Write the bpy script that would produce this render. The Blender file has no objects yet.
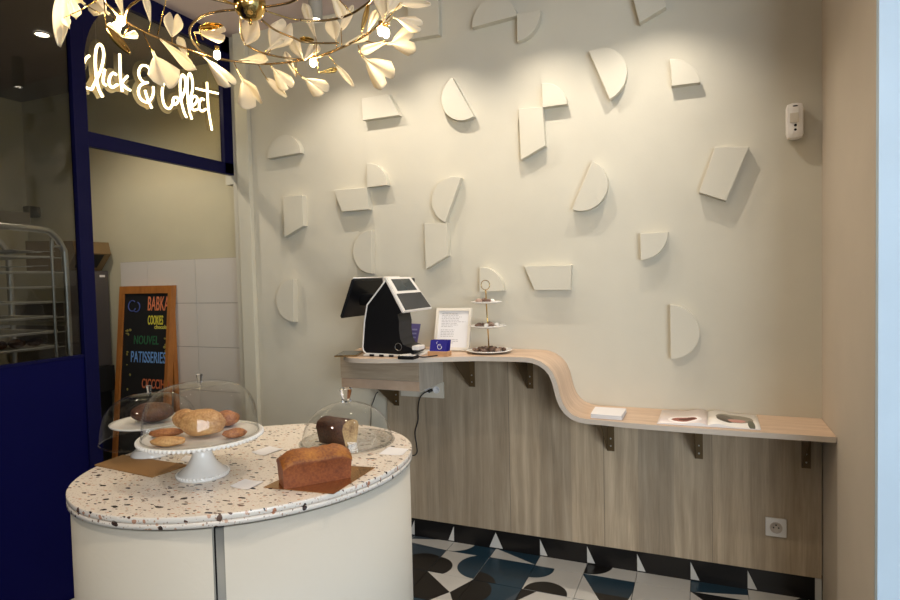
import bpy, bmesh, math, random
from mathutils import Vector, Matrix
random.seed(7)
SC = bpy.context.scene
COL = SC.collection
PI = math.pi

# ------------------------------------------------------------------ camera
CR = Vector((0.9215041817824352, 0.38763843865792164, -0.023800920829522752))
CU = Vector((0.0071965042589754846, 0.044230398265613605, 0.998995436523969))
CF = Vector((-0.3883017554479184, 0.9207497557665242, -0.03796885528892117))
CAM = Vector((0, 0, 1.402))
FPX = 600.0
cam_data = bpy.data.cameras.new('camera')
cam_data.sensor_width = 36.0
cam_data.lens = 36.0 * FPX / 900.0
cam_data.clip_start = 0.05
cam = bpy.data.objects.new('camera', cam_data)
COL.objects.link(cam)
cam.matrix_world = Matrix(((CR.x, CU.x, -CF.x, CAM.x), (CR.y, CU.y, -CF.y, CAM.y), (CR.z, CU.z, -CF.z, CAM.z), (0, 0, 0, 1)))
SC.camera = cam

# ------------------------------------------------------------------ world, exposure
SC.view_settings.view_transform = 'Standard'
SC.view_settings.look = 'None'
SC.view_settings.gamma = 1.0
SC.view_settings.use_curve_mapping = False
SC.view_settings.exposure = 0.09
world = bpy.data.worlds.new('world')
SC.world = world
world.use_nodes = True
world.node_tree.nodes['Background'].inputs[0].default_value = (0.62, 0.78, 1.0, 1)
world.node_tree.nodes['Background'].inputs[1].default_value = 1.2

def light(name, kind, loc, energy, color, target=None, **kw):
    l = bpy.data.lights.new(name, kind)
    l.energy = energy
    l.color = color
    for k, v in kw.items():
        setattr(l, k, v)
    o = bpy.data.objects.new(name, l)
    COL.objects.link(o)
    o.location = loc
    if target is not None:
        o.rotation_euler = (Vector(target) - Vector(loc)).to_track_quat('-Z', 'Y').to_euler()
    return o

# room measures (metres)
D = 2.89          # back wall
XR = 0.456        # right return wall
XL = -2.635       # blue partition
CZ = 2.88         # ceiling
YF = -1.7         # shop front behind the camera
XE = 4.4         # far right wall
WARM = (1.0, 0.83, 0.62)

# daylight through the shop window behind the camera
light('daylight', 'AREA', (2.6, YF - 0.2, 1.4), 190, (0.86, 0.94, 1.0), (2.6, 3, 1.4), shape='RECTANGLE', size=3.3, size_y=1.5)
# wall washing spotlights under the ceiling (their housings are built below)
SPOTS = [(-1.76, 2.545), (-1.24, 2.545), (-0.68, 2.545), (-0.19, 2.545)]
for (sx, sy) in SPOTS:
    light('spot_lamp', 'SPOT', (sx, sy, 2.672), 23, (1.0, 0.89, 0.76), (sx, sy + 0.28, 0), spot_size=math.radians(116), spot_blend=1.0, shadow_soft_size=0.005)
# kitchen downlight, and fill lights added to brighten the room, without fixtures
light('kitchen_lamp', 'SPOT', (-3.24, 2.17, 2.70), 32, (1.0, 0.88, 0.72), (-3.24, 2.17, 0), spot_size=math.radians(150), spot_blend=0.6, shadow_soft_size=0.04)
for (lx, ly) in ((-1.6, 0.2), (-0.25, 1.35), (-0.5, -0.8)):
    light('room_fill', 'SPOT', (lx, ly, 2.84), 30, (1.0, 0.88, 0.72), (lx, ly, 0), spot_size=math.radians(140), spot_blend=0.7, shadow_soft_size=0.04)

# ------------------------------------------------------------------ helpers
def ray(x, y):
    return CF + CR * ((x - 450) / FPX) - CU * ((y - 300) / FPX)

def at(x, y, X=None, Y=None, Z=None, d=None):
    """the point of a real plane (X, Y or Z constant) seen at a picture position"""
    r = ray(x, y)
    if d is not None:
        return CAM + r * d
    i, v = (0, X) if X is not None else (1, Y) if Y is not None else (2, Z)
    return CAM + r * ((v - CAM[i]) / r[i])

def bm_new():
    return bmesh.new()

def box(bm, lo, hi, mi=0, bevel=0.0):
    b = bmesh.new()
    bmesh.ops.create_cube(b, size=1)
    for v in b.verts:
        v.co = Vector([(lo[i] + hi[i]) / 2 + v.co[i] * (hi[i] - lo[i]) for i in range(3)])
    if bevel:
        bmesh.ops.bevel(b, geom=b.edges[:], offset=bevel, segments=2, affect='EDGES', profile=0.6)
    merge(bm, b, mi)

def merge(bm, b, mi=0, M=None):
    for f in b.faces:
        f.material_index = mi
    if M is not None:
        b.transform(M)
    m = bpy.data.meshes.new('tmp')
    b.to_mesh(m)
    b.free()
    bm.from_mesh(m)
    bpy.data.meshes.remove(m)

def prism(bm, pts, vec, mi=0, smooth=False, mi_side=None):
    """extrude the 3D polygon pts by vec"""
    vec = Vector(vec)
    a = [bm.verts.new(Vector(p)) for p in pts]
    b = [bm.verts.new(Vector(p) + vec) for p in pts]
    f1 = bm.faces.new(a)
    f2 = bm.faces.new(list(reversed(b)))
    f1.material_index = f2.material_index = mi
    n = len(pts)
    for i in range(n):
        f = bm.faces.new((a[i], b[i], b[(i + 1) % n], a[(i + 1) % n]))
        f.material_index = mi if mi_side is None else mi_side
        f.smooth = smooth
    bmesh.ops.recalc_face_normals(bm, faces=bm.faces[:])

def lathe(bm, prof, c, n=48, mi=0, smooth=True, lo=0, hi=2 * PI, closed=False):
    """prof = [(r, z)], around the vertical through c"""
    full = abs(hi - lo - 2 * PI) < 1e-6
    m = n if full else n + 1
    rings = []
    for (r, z) in prof:
        if r < 1e-6:
            rings.append([bm.verts.new((c[0], c[1], c[2] + z))])
        else:
            rings.append([bm.verts.new((c[0] + r * math.cos(lo + (hi - lo) * k / n), c[1] + r * math.sin(lo + (hi - lo) * k / n), c[2] + z)) for k in range(m)])
    if closed:
        rings.append(rings[0])
    for a, b in zip(rings, rings[1:]):
        for k in range(n):
            k2 = (k + 1) % m
            if len(a) == 1 and len(b) == 1:
                continue
            if len(a) == 1:
                f = bm.faces.new((a[0], b[k], b[k2]))
            elif len(b) == 1:
                f = bm.faces.new((a[k], a[k2], b[0]))
            else:
                f = bm.faces.new((a[k], a[k2], b[k2], b[k]))
            f.smooth = smooth
            f.material_index = mi
    bmesh.ops.recalc_face_normals(bm, faces=bm.faces[:])

def tube(bm, pts, r, n=8, mi=0, rads=None):
    pts = [Vector(p) for p in pts]
    rings = []
    up = None
    for i, p in enumerate(pts):
        t = (pts[min(i + 1, len(pts) - 1)] - pts[max(i - 1, 0)]).normalized()
        if up is None:
            up = t.orthogonal().normalized()
        up = (up - t * up.dot(t)).normalized()
        s = t.cross(up)
        rr = r if rads is None else rads[i]
        rings.append([bm.verts.new(p + (up * math.cos(2 * PI * k / n) + s * math.sin(2 * PI * k / n)) * rr) for k in range(n)])
    for a, b in zip(rings, rings[1:]):
        for k in range(n):
            f = bm.faces.new((a[k], a[(k + 1) % n], b[(k + 1) % n], b[k]))
            f.smooth = True
            f.material_index = mi
    for rg, fl in ((rings[0], True), (rings[-1], False)):
        f = bm.faces.new(list(reversed(rg)) if fl else rg)
        f.material_index = mi
    bmesh.ops.recalc_face_normals(bm, faces=bm.faces[:])

def spline(pts, k=6):
    pts = [Vector(p) for p in pts]
    out = []
    P = [pts[0] * 2 - pts[1]] + pts + [pts[-1] * 2 - pts[-2]]
    for i in range(1, len(P) - 2):
        a, b, c, d = P[i - 1], P[i], P[i + 1], P[i + 2]
        for j in range(k):
            t = j / k
            out.append(0.5 * ((2 * b) + (c - a) * t + (2 * a - 5 * b + 4 * c - d) * t * t + (3 * b - a - 3 * c + d) * t ** 3))
    out.append(pts[-1])
    return out

def blob(bm, c, r, seg=16, rings=10, mi=0, noise=0.0, rot=0.0, seed=0):
    b = bmesh.new()
    bmesh.ops.create_uvsphere(b, u_segments=seg, v_segments=rings, radius=1)
    rnd = random.Random(seed)
    ph = [rnd.uniform(0, 6.28) for _ in range(6)]
    for v in b.verts:
        n = v.co.copy()
        k = 1 + noise * (math.sin(5 * n.x + ph[0]) * math.sin(4 * n.y + ph[1]) + 0.6 * math.sin(9 * n.z + ph[2] + 3 * n.x) + 0.5 * math.sin(11 * n.y + ph[3]))
        v.co = Vector((n.x * r[0] * k, n.y * r[1] * k, n.z * r[2] * k))
    for f in b.faces:
        f.smooth = True
    merge(bm, b, mi, Matrix.Translation(Vector(c)) @ Matrix.Rotation(rot, 4, 'Z'))

def link(name, bm, mats, parent=None, origin=(0, 0, 0), smooth_mod=None):
    o3 = Vector(origin)
    for v in bm.verts:
        v.co -= o3
    m = bpy.data.meshes.new(name)
    bm.to_mesh(m)
    bm.free()
    for mt in (mats if isinstance(mats, (list, tuple)) else [mats]):
        m.materials.append(mt)
    o = bpy.data.objects.new(name, m)
    COL.objects.link(o)
    if parent is not None:
        o.parent = parent
    else:
        o.location = o3
    return o

def structure(name, bm, mats):
    o = link(name, bm, mats)
    o['kind'] = 'structure'
    return o

class Thing:
    def __init__(self, name, label, cat, loc, group=None):
        self.loc = Vector(loc)
        self.o = bpy.data.objects.new(name, None)
        self.o.empty_display_size = 0.05
        COL.objects.link(self.o)
        self.o.location = self.loc
        self.o['label'] = label
        self.o['category'] = cat
        if group:
            self.o['group'] = group
    def part(self, name, bm, mats, parent=None, label=None):
        o = link(name, bm, mats, parent or self.o, self.loc)
        if label:
            o['label'] = label
        return o

def single(name, bm, mats, label, cat, loc, group=None):
    o = link(name, bm, mats, None, loc)
    o['label'] = label
    o['category'] = cat
    if group:
        o['group'] = group
    return o

# ------------------------------------------------------------------ materials
def srgb(r, g, b):
    f = lambda c: ((c / 255 + 0.055) / 1.055) ** 2.4 if c / 255 > 0.04045 else c / 255 / 12.92
    return (f(r), f(g), f(b), 1)

def mat(name, color, rough=0.5, metal=0.0, **kw):
    m = bpy.data.materials.new(name)
    m.use_nodes = True
    p = m.node_tree.nodes['Principled BSDF']
    p.inputs['Base Color'].default_value = color
    p.inputs['Roughness'].default_value = rough
    p.inputs['Metallic'].default_value = metal
    for k, v in kw.items():
        p.inputs[k.replace('_', ' ')].default_value = v
    return m

class G:
    """small node graph helper"""
    def __init__(self, m):
        self.m = m
        self.t = m.node_tree
        self.p = self.t.nodes.get('Principled BSDF')
    def n(self, kind, **kw):
        nd = self.t.nodes.new(kind)
        for k, v in kw.items():
            setattr(nd, k, v)
        return nd
    def l(self, a, b):
        self.t.links.new(a, b)
    def coord(self, scale=(1, 1, 1), loc=(0, 0, 0)):
        tc = self.n('ShaderNodeTexCoord')
        mp = self.n('ShaderNodeMapping')
        mp.inputs['Scale'].default_value = scale
        mp.inputs['Location'].default_value = loc
        self.l(tc.outputs['Object'], mp.inputs['Vector'])
        return mp.outputs['Vector']
    def noise(self, vec, scale, detail=3, rough=0.5, dist=0.0):
        nd = self.n('ShaderNodeTexNoise')
        nd.inputs['Scale'].default_value = scale
        nd.inputs['Detail'].default_value = detail
        nd.inputs['Roughness'].default_value = rough
        nd.inputs['Distortion'].default_value = dist
        self.l(vec, nd.inputs['Vector'])
        return nd.outputs['Fac']
    def ramp(self, fac, stops, interp='LINEAR'):
        nd = self.n('ShaderNodeValToRGB')
        nd.color_ramp.interpolation = interp
        e = nd.color_ramp.elements
        while len(e) < len(stops):
            e.new(0.5)
        for i, (pos, c) in enumerate(stops):
            e[i].position = pos
            e[i].color = c
        self.l(fac, nd.inputs['Fac'])
        return nd.outputs['Color']
    def mix(self, fac, a, b, mode='MIX'):
        nd = self.n('ShaderNodeMix', data_type='RGBA', blend_type=mode)
        for inp, v in ((nd.inputs[0], fac), (nd.inputs[6], a), (nd.inputs[7], b)):
            if hasattr(v, 'links'):
                self.l(v, inp)
            else:
                inp.default_value = v
        return nd.outputs[2]
    def math(self, op, a, b=0.0):
        nd = self.n('ShaderNodeMath', operation=op)
        for inp, v in ((nd.inputs[0], a), (nd.inputs[1], b)):
            if hasattr(v, 'links'):
                self.l(v, inp)
            else:
                inp.default_value = v
        return nd.outputs[0]
    def bump(self, h, strength=0.2, dist=0.01):
        nd = self.n('ShaderNodeBump')
        nd.inputs['Strength'].default_value = strength
        nd.inputs['Distance'].default_value = dist
        self.l(h, nd.inputs['Height'])
        self.l(nd.outputs['Normal'], self.p.inputs['Normal'])
    def base(self, c):
        self.l(c, self.p.inputs['Base Color'])

def mul(c, k):
    return (c[0] * k, c[1] * k, c[2] * k, 1)

def paint(name, c, rough=0.75, amp=0.04):
    m = mat(name, c, rough)
    g = G(m)
    v = g.coord()
    n = g.noise(v, 3, 4)
    g.base(g.ramp(n, [(0.3, mul(c, 1 - amp)), (0.7, mul(c, 1 + amp))]))
    g.bump(g.noise(v, 90, 3), 0.08, 0.004)
    return m

def wood(name, c1, c2, scale, rough=0.5, planks=None, contrast=1.0):
    m = mat(name, c1, rough)
    g = G(m)
    v = g.coord(scale)
    n = g.noise(v, 1.0, 6, 0.62, 0.6)
    fine = g.noise(g.coord([s * 6 for s in scale]), 1.0, 3, 0.6)
    col = g.ramp(n, [(0.30, c2), (0.5, [(a + b) / 2 for a, b in zip(c1, c2)]), (0.68, c1)])
    col = g.mix(0.25, col, g.ramp(fine, [(0.3, mul(c2, 0.8)), (0.7, mul(c1, 1.05))]))
    if planks:
        tc = g.n('ShaderNodeTexCoord')
        sp = g.n('ShaderNodeSeparateXYZ')
        g.l(tc.outputs['Object'], sp.inputs[0])
        k = g.math('FLOOR', g.math('DIVIDE', g.math('ADD', sp.outputs['X'], planks[1]), planks[0]))
        wn = g.n('ShaderNodeTexWhiteNoise', noise_dimensions='1D')
        g.l(k, wn.inputs['W'])
        tone = g.ramp(wn.outputs['Value'], [(0, (0.72, 0.72, 0.72, 1)), (1, (1.12, 1.10, 1.07, 1))])
        col = g.mix(1.0, col, tone, 'MULTIPLY')
        # cathedral figure: distorted waves inside every plank
        w = g.n('ShaderNodeTexWave', wave_type='BANDS', bands_direction='X')
        w.inputs['Scale'].default_value = 5.0
        w.inputs['Distortion'].default_value = 9.0
        w.inputs['Detail'].default_value = 2.0
        w.inputs['Detail Scale'].default_value = 0.7
        g.l(g.coord((1.0, 1, 0.22)), w.inputs['Vector'])
        col = g.mix(g.math('MULTIPLY', w.outputs['Fac'], 0.34), col, mul(c2, 0.9))
    g.base(col)
    g.bump(n, 0.05, 0.002)
    return m

M = {}
M['wall'] = paint('warm_white_paint', srgb(203, 198, 182))
M['relief'] = paint('relief_paint', srgb(205, 200, 184), 0.7, 0.015)
M['wall_right'] = paint('right_wall_paint', srgb(196, 184, 168))
M['pale_blue'] = paint('pale_blue_paint', srgb(192, 211, 226))
M['ceiling'] = paint('ceiling_paint', srgb(196, 180, 180))
M['kitchen_wall'] = paint('kitchen_paint', srgb(196, 188, 160))
M['kitchen_ceiling'] = paint('kitchen_ceiling_paint', srgb(120, 115, 115))
M['column'] = paint('column_paint', srgb(205, 200, 182))
M['blue'] = mat('navy_blue_lacquer', srgb(4, 5, 56), 0.5, Specular_IOR_Level=0.18)
M['blue_panel'] = mat('navy_blue_panel', srgb(3, 4, 62), 0.6, Specular_IOR_Level=0.12)
M['black'] = mat('black_plastic', (0.006, 0.006, 0.007, 1), 0.42, Specular_IOR_Level=0.3)
M['black_matt'] = mat('black_matt', (0.008, 0.008, 0.008, 1), 0.7)
M['white_plastic'] = mat('white_plastic', srgb(232, 228, 222), 0.35)
M['ceramic'] = mat('white_glazed_ceramic', srgb(235, 232, 226), 0.12)
M['porcelain'] = mat('white_porcelain_leaf', srgb(240, 232, 215), 0.3)
M['tray'] = mat('aluminium_tray', srgb(228, 224, 214), 0.4, 0.0)
M['brass'] = mat('polished_brass', (0.62, 0.42, 0.14, 1), 0.14, 1.0)
M['bronze'] = mat('bronze_rod', (0.36, 0.25, 0.12, 1), 0.25, 1.0)
M['bracket'] = mat('antique_brass_bracket', (0.13, 0.085, 0.04, 1), 0.42, 0.6)
M['steel'] = mat('brushed_steel', (0.5, 0.5, 0.48, 1), 0.32, 1.0)
M['steel_dark'] = mat('dark_steel_cabinet', srgb(100, 94, 92), 0.5, 0.5)
M['cream'] = paint('cream_laminate', srgb(208, 200, 184), 0.45, 0.01)
M['grey_strip'] = mat('grey_metal_strip', srgb(140, 140, 135), 0.4, 0.4)
M['edge'] = mat('shelf_edge_band', srgb(196, 184, 170), 0.45)
M['paper'] = mat('white_paper', srgb(228, 226, 226), 0.8)
M['kraft'] = paint('brown_kraft_paper', srgb(150, 112, 66), 0.75, 0.06)
M['gold_foil'] = mat('gold_foil_board', (0.55, 0.30, 0.12, 1), 0.22, 0.9)
M['tile_w'] = mat('white_cement_tile', srgb(196, 194, 188), 0.3)
M['tile_k'] = mat('black_cement_tile', srgb(20, 18, 18), 0.28)
M['tile_t'] = mat('petrol_blue_cement_tile', srgb(30, 56, 72), 0.28)
M['tile_n'] = mat('slate_cement_tile', srgb(62, 74, 84), 0.28)
M['grout'] = mat('grout', srgb(70, 66, 62), 0.9)
M['wtile'] = mat('white_wall_tile', srgb(215, 208, 198), 0.18)
M['wgrout'] = mat('wall_grout', srgb(140, 132, 120), 0.9)
M['oak_frame'] = wood('orange_pine_frame', srgb(190, 122, 55), srgb(150, 88, 35), (12, 12, 3))
M['card_wood'] = wood('beech_block', srgb(205, 160, 120), srgb(185, 138, 98), (6, 30, 30))
M['chalk_black'] = mat('chalkboard_black', (0.006, 0.006, 0.007, 1), 0.7)
M['counter_wood'] = wood('light_ash_laminate', srgb(218, 192, 166), srgb(184, 154, 128), (2.2, 26, 2.2), 0.4)
M['panel_wood'] = wood('greige_ash_panel', srgb(204, 186, 160), srgb(152, 134, 110), (22, 22, 1.1), 0.55, planks=(0.1555, 0.905))
M['drawer_wood'] = wood('greige_drawer_front', srgb(190, 172, 148), srgb(158, 138, 114), (2, 2, 24), 0.5)
M['side_wood'] = wood('grey_drawer_side', srgb(212, 202, 186), srgb(180, 168, 152), (20, 20, 2), 0.5)
M['screen'] = mat('dark_glass_screen', srgb(58, 64, 66), 0.12)
M['screen_dark'] = mat('dark_screen', srgb(48, 50, 54), 0.12)
M['navy_card'] = mat('navy_card', srgb(36, 30, 130), 0.5)
M['cable'] = mat('black_cable', (0.01, 0.01, 0.01, 1), 0.5)
M['choc'] = paint('chocolate', srgb(98, 74, 62), 0.5, 0.3)
M['choc_light'] = paint('dusted_chocolate', srgb(158, 134, 120), 0.7, 0.3)

def emission(name, c, s):
    m = bpy.data.materials.new(name)
    m.use_nodes = True
    t = m.node_tree
    t.nodes.clear()
    e = t.nodes.new('ShaderNodeEmission')
    e.inputs[0].default_value = (*c, 1)
    e.inputs[1].default_value = s
    o = t.nodes.new('ShaderNodeOutputMaterial')
    t.links.new(e.outputs[0], o.inputs[0])
    return m
M['bulb'] = emission('lit_bulb', (1.0, 0.76, 0.42), 210)
M['neon'] = emission('lit_neon_tube', (1.0, 0.82, 0.48), 9)
M['lamp_face'] = emission('lit_lamp_face', (1.0, 0.9, 0.75), 18)

def thin_glass(name, tint=(1, 1, 1), ior=1.5, extra=0.0, rough=0.02):
    m = bpy.data.materials.new(name)
    m.use_nodes = True
    t = m.node_tree
    t.nodes.clear()
    out = t.nodes.new('ShaderNodeOutputMaterial')
    tr = t.nodes.new('ShaderNodeBsdfTransparent')
    tr.inputs[0].default_value = (*tint, 1)
    gl = t.nodes.new('ShaderNodeBsdfGlossy')
    gl.inputs['Roughness'].default_value = rough
    # Schlick reflectance, the same seen from both sides of the thin sheet
    lw = t.nodes.new('ShaderNodeLayerWeight')
    lw.inputs['Blend'].default_value = 0.5
    pw = t.nodes.new('ShaderNodeMath'); pw.operation = 'POWER'; pw.inputs[1].default_value = 4.5
    ad = t.nodes.new('ShaderNodeMath'); ad.operation = 'MULTIPLY_ADD'; ad.use_clamp = True
    f0 = ((ior - 1) / (ior + 1)) ** 2 + extra
    ad.inputs[1].default_value = (1 - f0) * 0.8
    ad.inputs[2].default_value = f0
    t.links.new(lw.outputs['Facing'], pw.inputs[0])
    mx = t.nodes.new('ShaderNodeMixShader')
    t.links.new(pw.outputs[0], ad.inputs[0])
    t.links.new(ad.outputs[0], mx.inputs[0])
    t.links.new(tr.outputs[0], mx.inputs[1])
    t.links.new(gl.outputs[0], mx.inputs[2])
    t.links.new(mx.outputs[0], out.inputs[0])
    return m
M['glass'] = thin_glass('clear_dome_glass', (0.95, 0.955, 0.95), 1.45, 0.0)
M['pane'] = thin_glass('tinted_window_glass', (0.62, 0.62, 0.60), 1.4, 0.0)
M['pane_clear'] = thin_glass('transom_glass', (0.80, 0.80, 0.78), 1.4, 0.0)
M['crystal'] = mat('crystal_knob', (0.95, 0.95, 0.95, 1), 0.03, 0.0, Transmission_Weight=1.0, IOR=1.5)
M['shop_glass'] = thin_glass('shop_window_glass', (0.95, 0.97, 1.0), 1.3)

def mixed_diffuse(name, c, fac):
    m = bpy.data.materials.new(name)
    m.use_nodes = True
    t = m.node_tree
    t.nodes.clear()
    out = t.nodes.new('ShaderNodeOutputMaterial')
    tr = t.nodes.new('ShaderNodeBsdfTransparent')
    df = t.nodes.new('ShaderNodeBsdfTranslucent')
    df.inputs[0].default_value = c
    mx = t.nodes.new('ShaderNodeMixShader')
    mx.inputs[0].default_value = fac
    t.links.new(tr.outputs[0], mx.inputs[1])
    t.links.new(df.outputs[0], mx.inputs[2])
    t.links.new(mx.outputs[0], out.inputs[0])
    return m
M['acrylic'] = mixed_diffuse('glow_tinted_acrylic', (1.0, 0.82, 0.45, 1), 0.5)  # yellow tint puts the neon's halo into the backing colour

# porcelain leaves let light through
def leaf_mat():
    m = M['porcelain']
    g = G(m)
    tl = g.n('ShaderNodeBsdfTranslucent')
    tl.inputs[0].default_value = (1.0, 0.9, 0.68, 1)
    mx = g.n('ShaderNodeMixShader')
    mx.inputs[0].default_value = 0.35
    out = [n for n in g.t.nodes if n.type == 'OUTPUT_MATERIAL'][0]
    g.l(g.p.outputs[0], mx.inputs[1])
    g.l(tl.outputs[0], mx.inputs[2])
    g.l(mx.outputs[0], out.inputs[0])
leaf_mat()

def terrazzo(name):
    m = mat(name, srgb(226, 212, 196), 0.22)
    g = G(m)
    base = srgb(234, 223, 209)
    col = base
    v0 = g.coord()
    nz = g.n('ShaderNodeTexNoise')
    nz.inputs['Scale'].default_value = 30
    g.l(v0, nz.inputs['Vector'])
    for (sc, loc, thr, stops, keep) in (
        (150, (3, 1, 0), 0.30, [(0.0, srgb(196, 160, 132)), (0.25, srgb(205, 190, 175)), (0.5, srgb(170, 150, 135)), (0.75, srgb(240, 232, 222))], 0.45),
        (78, (0, 0, 0), 0.31, [(0.0, srgb(196, 146, 118)), (0.3, srgb(132, 108, 94)), (0.55, srgb(208, 168, 142)), (0.8, srgb(92, 68, 56))], 0.36),
        (38, (5, 2, 0), 0.25, [(0.0, srgb(62, 48, 42)), (0.3, srgb(184, 124, 92)), (0.55, srgb(112, 86, 72)), (0.8, srgb(44, 36, 36))], 0.42),
    ):
        dis = g.mix(0.012 if sc > 40 else 0.02, g.coord((1, 1, 1), loc), nz.outputs['Color'])
        vo = g.n('ShaderNodeTexVoronoi')
        vo.inputs['Scale'].default_value = sc
        vo.inputs['Randomness'].default_value = 1.0
        rot = g.n('ShaderNodeMapping')
        rot.inputs['Scale'].default_value = (1.0, 1.9, 1.0)
        rot.inputs['Rotation'].default_value = (0, 0, 0.7 * sc)
        g.l(dis, rot.inputs['Vector'])
        g.l(rot.outputs['Vector'], vo.inputs['Vector'])
        sp = g.n('ShaderNodeSeparateColor')
        g.l(vo.outputs['Color'], sp.inputs[0])
        inside = g.math('LESS_THAN', vo.outputs['Distance'], g.math('MULTIPLY', g.math('ADD', sp.outputs['Green'], 0.5), thr))
        pick = g.math('LESS_THAN', sp.outputs['Red'], keep)
        chip = g.ramp(sp.outputs['Blue'], stops, 'CONSTANT')
        col = g.mix(g.math('MULTIPLY', inside, pick), col, chip)
    g.base(col)
    return m
M['terrazzo'] = terrazzo('terrazzo_top')

def crust(name, c1, c2, c3, sc=40, rough=0.55, bump=0.3):
    m = mat(name, c1, rough)
    g = G(m)
    v = g.coord()
    g.base(g.mix(0.4, g.ramp(g.noise(v, sc * 0.5, 4), [(0.3, c2), (0.5, c1), (0.7, c3)]), g.ramp(g.noise(v, sc * 4, 3), [(0.35, c2), (0.65, c3)])))
    g.bump(g.noise(v, sc * 5, 4), bump, 0.002)
    return m
M['loaf_side'] = crust('loaf_crust', srgb(138, 72, 34), srgb(108, 50, 20), srgb(158, 90, 44))
M['loaf_top'] = crust('loaf_top_crust', srgb(150, 84, 28), srgb(116, 58, 16), srgb(184, 118, 40))
M['cookie'] = crust('golden_cookie', srgb(204, 154, 96), srgb(160, 104, 52), srgb(222, 180, 124), 50)
M['cookie_dark'] = crust('browned_cookie', srgb(165, 100, 52), srgb(110, 60, 30), srgb(196, 134, 78), 50)
M['dark_cake'] = crust('dark_cake', srgb(74, 42, 26), srgb(44, 24, 16), srgb(104, 64, 40), 40)
M['brown_cake'] = crust('brown_cake', srgb(96, 58, 34), srgb(62, 34, 18), srgb(128, 82, 50), 40)
M['crumb'] = crust('cake_crumb', srgb(196, 160, 110), srgb(120, 84, 56), srgb(222, 190, 140), 60)

# ------------------------------------------------------------------ shell
b = bm_new(); box(b, (XL - 2.3, YF - 0.1, -0.12), (XE + 0.1, D + 0.2, -0.008)); structure('floor', b, M['grout'])
b = bm_new(); box(b, (XL - 0.06, YF - 0.1, CZ), (XE + 0.1, D + 0.2, CZ + 0.1)); structure('ceiling', b, M['ceiling'])
b = bm_new(); box(b, (XL + 0.0, D, -0.12), (XR + 0.5, D + 0.1, CZ)); structure('wall_back', b, M['wall'])
b = bm_new(); box(b, (XR, 2.06, -0.12), (XR + 0.14, D, CZ)); structure('wall_right', b, M['wall_right'])
b = bm_new(); box(b, (XR + 0.001, 2.03, -0.12), (XE, 2.06, CZ)); structure('wall_entrance', b, M['pale_blue'])
b = bm_new(); box(b, (XE, YF, -0.12), (XE + 0.1, 2.06, CZ)); structure('wall_far_right', b, M['pale_blue'])
# shop front behind the camera with a divided window
b = bm_new()
box(b, (XL, YF - 0.1, -0.12), (XE, YF, 0.75)); box(b, (XL, YF - 0.1, 2.15), (XE, YF, CZ))
box(b, (XL, YF - 0.1, 0.75), (1.0, YF, 2.15)); box(b, (4.2, YF - 0.1, 0.75), (XE, YF, 2.15))
structure('wall_front', b, M['wall'])
b = bm_new()
for x in (1.0, 2.05, 3.1, 4.16):
    box(b, (x, YF - 0.07, 0.75), (x + 0.04, YF - 0.02, 2.15))
for z in (0.75, 1.42, 2.11):
    box(b, (1.0, YF - 0.07, z), (4.2, YF - 0.02, z + 0.04))
structure('window_1', b, M['blue'])
# corner column
b = bm_new(); box(b, (-2.575, D - 0.034, -0.01), (-2.482, D - 0.001, CZ - 0.001), bevel=0.004); structure('trim_1', b, M['column'])

# left partition: low panel, window, post, doorway, transom
ZS, YP0, YP1 = 1.075, 1.884, 1.952
b = bm_new()
box(b, (XL - 0.03, YF, -0.01), (XL, YP0 + 0.002, ZS), bevel=0.003)
structure('wall_left', b, M['blue_panel'])
b = bm_new()
box(b, (XL - 0.022, YP0, -0.01), (XL + 0.008, YP1, CZ - 0.001), bevel=0.003)          # post
box(b, (XL - 0.022, D - 0.07, 2.06), (XL + 0.008, D - 0.0, CZ - 0.001))     # far mullion
box(b, (XL - 0.022, YP1, 2.052), (XL + 0.008, D - 0.0, 2.12))     # transom bar
box(b, (XL - 0.022, YF, 2.78), (XL + 0.008, D - 0.0, CZ - 0.001))       # head
# rounded upper corner of the transom frame
pts = []
for k in range(13):
    a = PI / 2 + (PI / 2) * k / 12
    pts.append((XL - 0.018, YP1 + 0.27 + 0.27 * math.cos(a), 2.78 - 0.36 + 0.36 * math.sin(a)))
pts.append((XL - 0.018, YP1, 2.785)); prism(b, pts, (0.018, 0, 0))
# sill cap of the left window
box(b, (XL - 0.022, YF, ZS), (XL + 0.004, YP0, ZS + 0.012))
box(b, (XL - 0.022, -0.05, ZS), (XL + 0.008, 0.02, 2.78))
structure('trim_2', b, M['blue'])
b = bm_new(); box(b, (XL - 0.018, YF, ZS + 0.01), (XL - 0.012, YP0, 2.78)); structure('window_2', b, M['pane'])
b = bm_new(); box(b, (XL - 0.018, YP1, 2.12), (XL - 0.012, D - 0.07, 2.78)); structure('window_3', b, M['pane_clear'])

# kitchen shell
KX, KY, KZ = -4.74, 2.99, 2.80
b = bm_new(); box(b, (KX - 0.1, KY, -0.12), (XL, KY + 0.1, KZ)); structure('wall_kitchen_back', b, M['kitchen_wall'])
b = bm_new(); box(b, (KX - 0.1, YF, -0.12), (KX, KY, KZ)); structure('wall_kitchen_left', b, M['kitchen_wall'])
b = bm_new(); box(b, (KX, YF - 0.1, -0.12), (XL - 0.06, YF, KZ)); structure('wall_kitchen_front', b, M['kitchen_wall'])
b = bm_new()
box(b, (KX - 0.1, YF - 0.1, KZ), (XL - 0.06, KY + 0.1, KZ + 0.08))
# shallow coffered ceiling edges
structure('ceiling_kitchen', b, M['kitchen_ceiling'])
b = bm_new(); box(b, (XL - 0.06, D, 2.0), (XL + 0.0, KY, CZ)); structure('trim_3', b, M['column'])
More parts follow.
